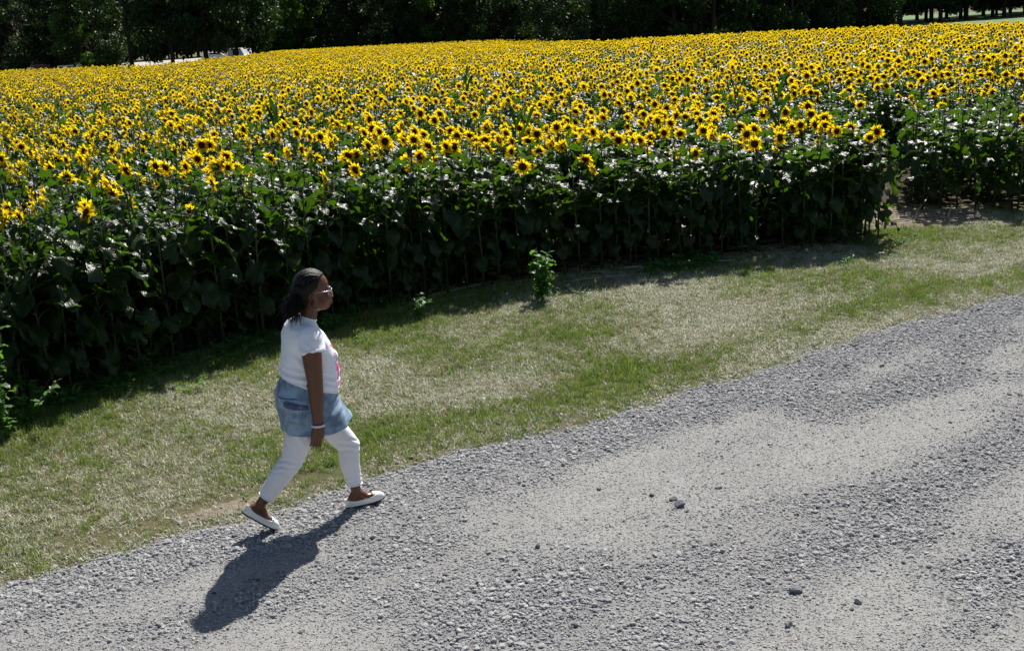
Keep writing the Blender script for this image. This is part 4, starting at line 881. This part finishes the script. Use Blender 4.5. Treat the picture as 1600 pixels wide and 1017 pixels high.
def denim_mat(name, dark, light):
    t = NT(name); oc = t.coord('Object'); uv = t.n('ShaderNodeUVMap').outputs[0]; s3 = t.n('ShaderNodeSeparateXYZ'); t.l(uv, s3.inputs[0])
    n1 = t.noise(oc, 11.0, 5, .6); wv = t.n('ShaderNodeTexWave'); wv.inputs['Scale'].default_value = 260; wv.inputs['Distortion'].default_value = 2; t.l(oc, wv.inputs[0]); n2 = t.noise(oc, 140.0, 3, .8)
    f = t.ramp(n1, [(.38, (0, 0, 0)), (.60, (1, 1, 1))]); c = t.mix(f, dark, light); c = t.mix(t.math('MULTIPLY', n2, .45), c, tuple(min(1, k*1.6) for k in light)); t.col(c); t.set(Roughness=.85); t.p.inputs['Specular IOR Level'].default_value = .15
    t.bump(t.math('ADD', n2, t.math('MULTIPLY', wv.outputs[0], .3)), .6, .0015); return t.m
M_denim = denim_mat('denim', (.045, .085, .14), (.27, .37, .47)); M_denim_d = denim_mat('dark_denim', (.025, .05, .10), (.06, .11, .19)); M_thread = simple('thread', (.50, .45, .36), .7, .2); M_frayed = simple('frayed_denim', (.34, .42, .5), .9, .1)
def patch(u0, u1, v0, v1, off, nu, nv, shape=None):
    U_ = np.linspace(0, 1, nu); V_ = np.linspace(0, 1, nv); G = np.zeros((nv, nu, 3))
    for i, v in enumerate(V_):
        for j, u in enumerate(U_):
            uu, vv = (u, v) if shape is None else shape(u, v); edge = 0 if (0 < i < nv-1 and 0 < j < nu-1) else -.004
            G[i, j] = S(np.array(u0+(u1-u0)*uu), np.array(v0+(v1-v0)*vv), off+edge)
    return G
def solid(me, th):
    o = bpy.data.objects.new('x', me); C.objects.link(o); m = o.modifiers.new('s', 'SOLIDIFY'); m.thickness = th; m.offset = -1; dg = bpy.context.evaluated_depsgraph_get(); dg.update(); r_ = bpy.data.meshes.new_from_object(o.evaluated_get(dg)); bpy.data.objects.remove(o); return r_
nu, nv = 140, 44; U_, V_ = np.meshgrid(np.linspace(0, 2*np.pi, nu, endpoint=False), np.linspace(0, 1, nv)); G = S(U_, V_); b = MB(); b.grid(G, 0, np.stack([U_, V_], -1), True)
skirt = link('denim_skirt', solid(b.build('denim_skirt', [M_denim], uv=True), .004), person)
def seam(name, us, vs, r=.0016, mat=None, off=.001, n=24):
    us = np.interp(np.linspace(0, 1, n), np.linspace(0, 1, len(us)), us); vs = np.interp(np.linspace(0, 1, n), np.linspace(0, 1, len(vs)), vs); b = MB(); b.tube(S(us, vs, off), r, 5); return b
b = MB(); b.grid(patch(0, 2*math.pi, .03, .155, .003, 80, 4)); link('waistband', b.build('waistband', [M_denim_d]), skirt)
for uc in (-2.65, -1.75, 2.65, 1.75, -.6, .6):
    b = MB(); b.grid(patch(uc-.035, uc+.035, .02, .18, .006, 3, 6)); link('belt_loop', b.build('belt_loop', [M_denim]), skirt)
for uc in (-math.pi/2, math.pi/2, math.pi): link('side_seam', seam('s', [uc, uc], [.16, 1], .0032, None, .001).build('side_seam', [M_denim_d]), skirt)
for q in (-1, 1):                     # yoke seam, back pockets with flaps, front pocket
    link('yoke_seam', seam('s', [q*1.6, q*math.pi], [.22, .33], .003).build('yoke_seam', [M_denim_d]), skirt)
    pk = lambda u, v: (u, v+(.14*(1-abs(2*u-1)) if v > .9 else 0)*1.0)
    b = MB(); b.grid(patch(q*1.78, q*2.52, .34, .80, .0035, 10, 12, lambda u, v: (.5+(u-.5)*(1-.12*v), v*(1-.16*abs(2*u-1)**2)))); po = link('back_pocket', b.build('back_pocket', [M_denim]), skirt)
    b = MB(); b.grid(patch(q*1.74, q*2.56, .33, .47, .0085, 10, 5, lambda u, v: (u, v*(.7+.3*(1-abs(2*u-1)))))); link('pocket_flap', b.build('pocket_flap', [M_denim_d]), po)
    link('stitching', seam('s', [q*1.82, q*1.84, q*2.15, q*2.46, q*2.48], [.48, .68, .78, .68, .48], .0014, None, .0055).build('stitching', [M_thread]), po)
    b = MB(); r = random.Random(3)
    for j in range(40): uu, vv = q*r.uniform(1.82, 2.48), r.uniform(.37, .44); P0 = S(np.array(uu), np.array(vv), .0095); P1 = S(np.array(uu+r.uniform(-.06, .06)), np.array(vv+r.uniform(-.02, .02)), .0095); b.tube([P0, P1], .0012, 4)
    link('embroidery', b.build('embroidery', [simple('pink_thread', (.5, .30, .38), .6, .3)]), po)
    link('front_pocket_seam', seam('s', [q*.55, q*.8, q*1.25], [.17, .34, .40], .0022).build('front_pocket_seam', [M_denim_d]), skirt)
    b = MB(); b.grid(patch(q*.35, q*1.5, .50, .515, .002, 16, 3)); link('front_seam', b.build('front_seam', [M_denim_d]), skirt)
b = MB(); r = random.Random(9)
b.grid(patch(0, 2*math.pi, .945, .99, .002, 90, 3)); link('hem', b.build('hem', [M_denim_d]), skirt)
b = MB()
for j in range(420):
    uu = r.uniform(0, 6.283); P0 = S(np.array(uu), np.array(.97), .001); b.tube([P0, P0+np.array([r.gauss(0, .003), r.gauss(0, .003), -r.uniform(.008, .018)])], .0007, 3)
link('frayed_edge', b.build('frayed_edge', [M_frayed]), skirt)
# ---- shoes
M_shoe = simple('shoe_leather', (.82, .81, .77), .4, .45, scale=25, var=.08, bump=.0008); M_sole = simple('shoe_sole', (.05, .045, .04), .7, .3)
for q in (-1, 1):
    h, R, L = foot_R(q); n_ = 28; a = np.linspace(0, 2*np.pi, n_, endpoint=False)
    def outline(sc_, dx=0):           # foot shaped outline
        x = .118+np.cos(a)*.130*sc_; wv = .0395+.009*np.clip((x-.06)/.12, 0, 1)-.004*np.exp(-((x-.09)/.03)**2); y = np.sin(a)*wv*sc_*np.where(np.abs(np.cos(a)) > .9, 1.0, 1.0); return np.stack([x, y], -1)
    b = Blob(); O = outline(1.03); G = []
    for z, sc_ in ((-.004, .94), (-.002, 1.0), (.005, 1.02), (.007, .99)): o2 = outline(sc_); G.append(np.stack([o2[:, 0], o2[:, 1], np.full(n_, z)], -1))
    b._g(np.array(G)); V = [(h+R @ v) for v in np.concatenate(b.b.V)]; b.b.V = [np.array(V)]
    so_ = b.b.build('sole', [M_sole])
    b = MB(); G = []
    for k in range(9):                # upper: walls rise from the sole; toe box closes over the toes
        f = k/8; o2 = outline(1.0); x = o2[:, 0]; toe = np.clip((x-.168)/.022, 0, 1); heelf = np.clip((.045-x)/.05, 0, 1)
        top = .040+.018*heelf; z = .006+(top-.006)*np.minimum(1, f*1.15); inn = 1+.03*math.sin(f*3.1)-.04*f
        zt = .006+.046*math.sin(min(1, f*1.0)*math.pi/2); shr = math.cos(f*math.pi/2*.97)**.55
        y = o2[:, 1]*(inn*(1-toe)+toe*shr); xx = np.where(toe > 0, .168+(x-.168)*(1-toe*(1-(1-.75*f**2.2))), x-.004*f*np.sign(np.cos(a)))
        G.append(np.stack([xx, y, z*(1-toe)+toe*zt], -1))
    b.grid(np.array([[h+R @ v for v in row] for row in G]), 0, None, True); sh_ = link('shoe', solid(b.build('shoe', [M_shoe]), .0025), person)
    link('sole', so_, sh_)
    b = MB(); b.tube([h+R @ np.array([.172+.004*math.cos(t_*math.pi), -.034+.068*t_, .044+.012*math.sin(t_*math.pi)]) for t_ in np.linspace(0, 1, 9)], .003, 6); link('trim', b.build('trim', [M_shoe]), sh_)
    b = Blob(); 
    for sg in (-1, 1): b.ell(h+R @ np.array([.182, sg*.013, .052]), (.008, .014, .005), R @ rotz(sg*.35))
    b.ell(h+R @ np.array([.182, 0, .053]), (.006, .005, .005), R); link('bow', b.b.build('bow', [M_shoe]), sh_)
# ---- hair
HBm = Blob()
HBm.ell(hc+[-.010, 0, .030], (.110, .089, .108), roty(.1)); HBm.ell(hc+[-.048, 0, .0], (.084, .085, .092)); HBm.ell(hc+[-.070, 0, -.045], (.050, .062, .060)); HBm.ell(hc+[-.072, -.005, -.095], (.038, .050, .048))
tie = hc+np.array([-.095, -.045, -.030]); HBm.ell(tie+[.02, 0, .005], (.035, .035, .032))
def clipfront(V, N):
    return .0007*np.sin(np.arctan2(V[:, 1], V[:, 2]-tie[2])*46+V[:, 0]*20)
hm_ = HBm.fuse('hair', [M_hair], .0045, 4, clipfront)
# open the hairline: pull everything in front of the hairline and below it inside the skull
V = np.zeros(len(hm_.vertices)*3); hm_.vertices.foreach_get('co', V); V = V.reshape(-1, 3); rel = V-hc
line = .066+.35*(rel[:, 2]-.055)-np.abs(rel[:, 1])*.55-np.clip(.03-rel[:, 2], 0, 1)*1.15; over = np.clip((rel[:, 0]-line)/.012, 0, 1); line2 = np.clip((-.085-rel[:, 2])/.02, 0, 1)*(rel[:, 0] > -.05)
f = np.maximum(over, line2)[:, None]; V = V*(1-f)+(hc+rel*.80)*f; hm_.vertices.foreach_set('co', V.ravel()); hm_.update()
hair = link('hair', hm_, person)
b = MB(); r = random.Random(21)
for j in range(900):                  # pony tail: short fluffy strands falling from the tie
    d0 = np.array([-1.0+r.gauss(0, .45), r.gauss(-.15, .5), r.gauss(.15, .6)]); d0 /= np.linalg.norm(d0); L = r.uniform(.045, .092); p = tie+np.array([r.gauss(0, .008), r.gauss(0, .010), r.gauss(0, .008)]); pts = [p.copy()]; v = d0*L*.34
    for k in range(5): p = p+v; v = v*.80+np.array([.0015+r.gauss(0, .0045), r.gauss(0, .0045), -L*.115]); pts.append(p.copy())
    b.tube(pts, [.003, .003, .0026, .002, .0013, .0005], 4, cap=False)
pt = link('ponytail', b.build('ponytail', [M_hair]), hair)
b = MB()
for j in range(260):                  # loose strands lying over the cap and flyaways on top
    th = r.uniform(-1.35, 1.35); p0 = hc+np.array([.075-abs(th)*.03, math.sin(th)*.062, .075*math.cos(th)+.035]); pts = []
    for k in range(7):
        u = k/6; m = p0*(1-u)+tie*u-hc; m = m/np.linalg.norm(m*np.array([1/.112, 1/.0905, 1/.106])); pts.append(hc+[-.010, 0, .026]+m*(1.0+r.gauss(0, .006)))
    b.tube(pts, .0006, 3, cap=False)
link('loose_strands', b.build('loose_strands', [M_hair]), hair)
b = MB(); 
for rr_0, off_ in ((.020, 0), (.018, .008)):
    P_ = [tie+np.array([.004-off_, rr_0*math.cos(a), rr_0*math.sin(a)]) for a in np.linspace(0, 2*np.pi, 17)]; b.tube(P_, .0055, 6, cap=False)
link('hair_tie', b.build('hair_tie', [simple('pink_band', (.45, .12, .20), .6, .3)]), hair)
# ---- glasses
M_frame = simple('glasses_frame', (.33, .31, .42), .25, .6, .3); t = NT('lens'); t.set(Roughness=.05, Alpha=.35); t.col((.25, .25, .3)); M_lens = t.m
gl = bpy.data.objects.new('glasses', None); C.objects.link(gl); gl.parent = person
for q in (-1, 1):
    c = hc+np.array([.112, q*.032, -.008]); P_ = [c+np.array([-.010*abs(math.cos(a))*(math.cos(a)*q > 0), .024*math.cos(a), .0145*math.sin(a)]) for a in np.linspace(0, 2*np.pi, 21)]
    b = MB(); b.tube(P_, .0022, 6, cap=False); link('lens_rim', b.build('lens_rim', [M_frame]), gl); b = MB(); b.add(np.array(P_[:-1]), [tuple(range(20))]); link('lens', b.build('lens', [M_lens], False), gl)
    b = MB(); b.tube([c+[-.010, q*.024, .004], c+[-.030, q*.047, .006], hc+[.015, q*.082, .004], hc+[-.012, q*.084, -.005]], [.0030, .0032, .0026, .0022], 6); link('temple_arm', b.build('temple_arm', [M_frame]), gl)
b = MB(); b.tube([hc+[.112, -.009, -.004], hc+[.117, 0, -.001], hc+[.112, .009, -.004]], .0022, 6); link('bridge', b.build('bridge', [M_frame]), gl)
# ---- bracelet
w_ = np.array(wr[-1]); e_ = np.array(el[-1]); d = (w_-e_)/np.linalg.norm(w_-e_); c = w_-d*.004; x = np.cross([0, 1.0, 0], d); x /= np.linalg.norm(x); y = np.cross(d, x); b = MB()
b.tube([c+.036*(math.cos(a)*x+math.sin(a)*y) for a in np.linspace(0, 2*np.pi, 33)], .0072, 8, cap=False); link('bracelet', b.build('bracelet', [simple('white_pink_rubber', (.75, .62, .66), .5, .4)]), person)
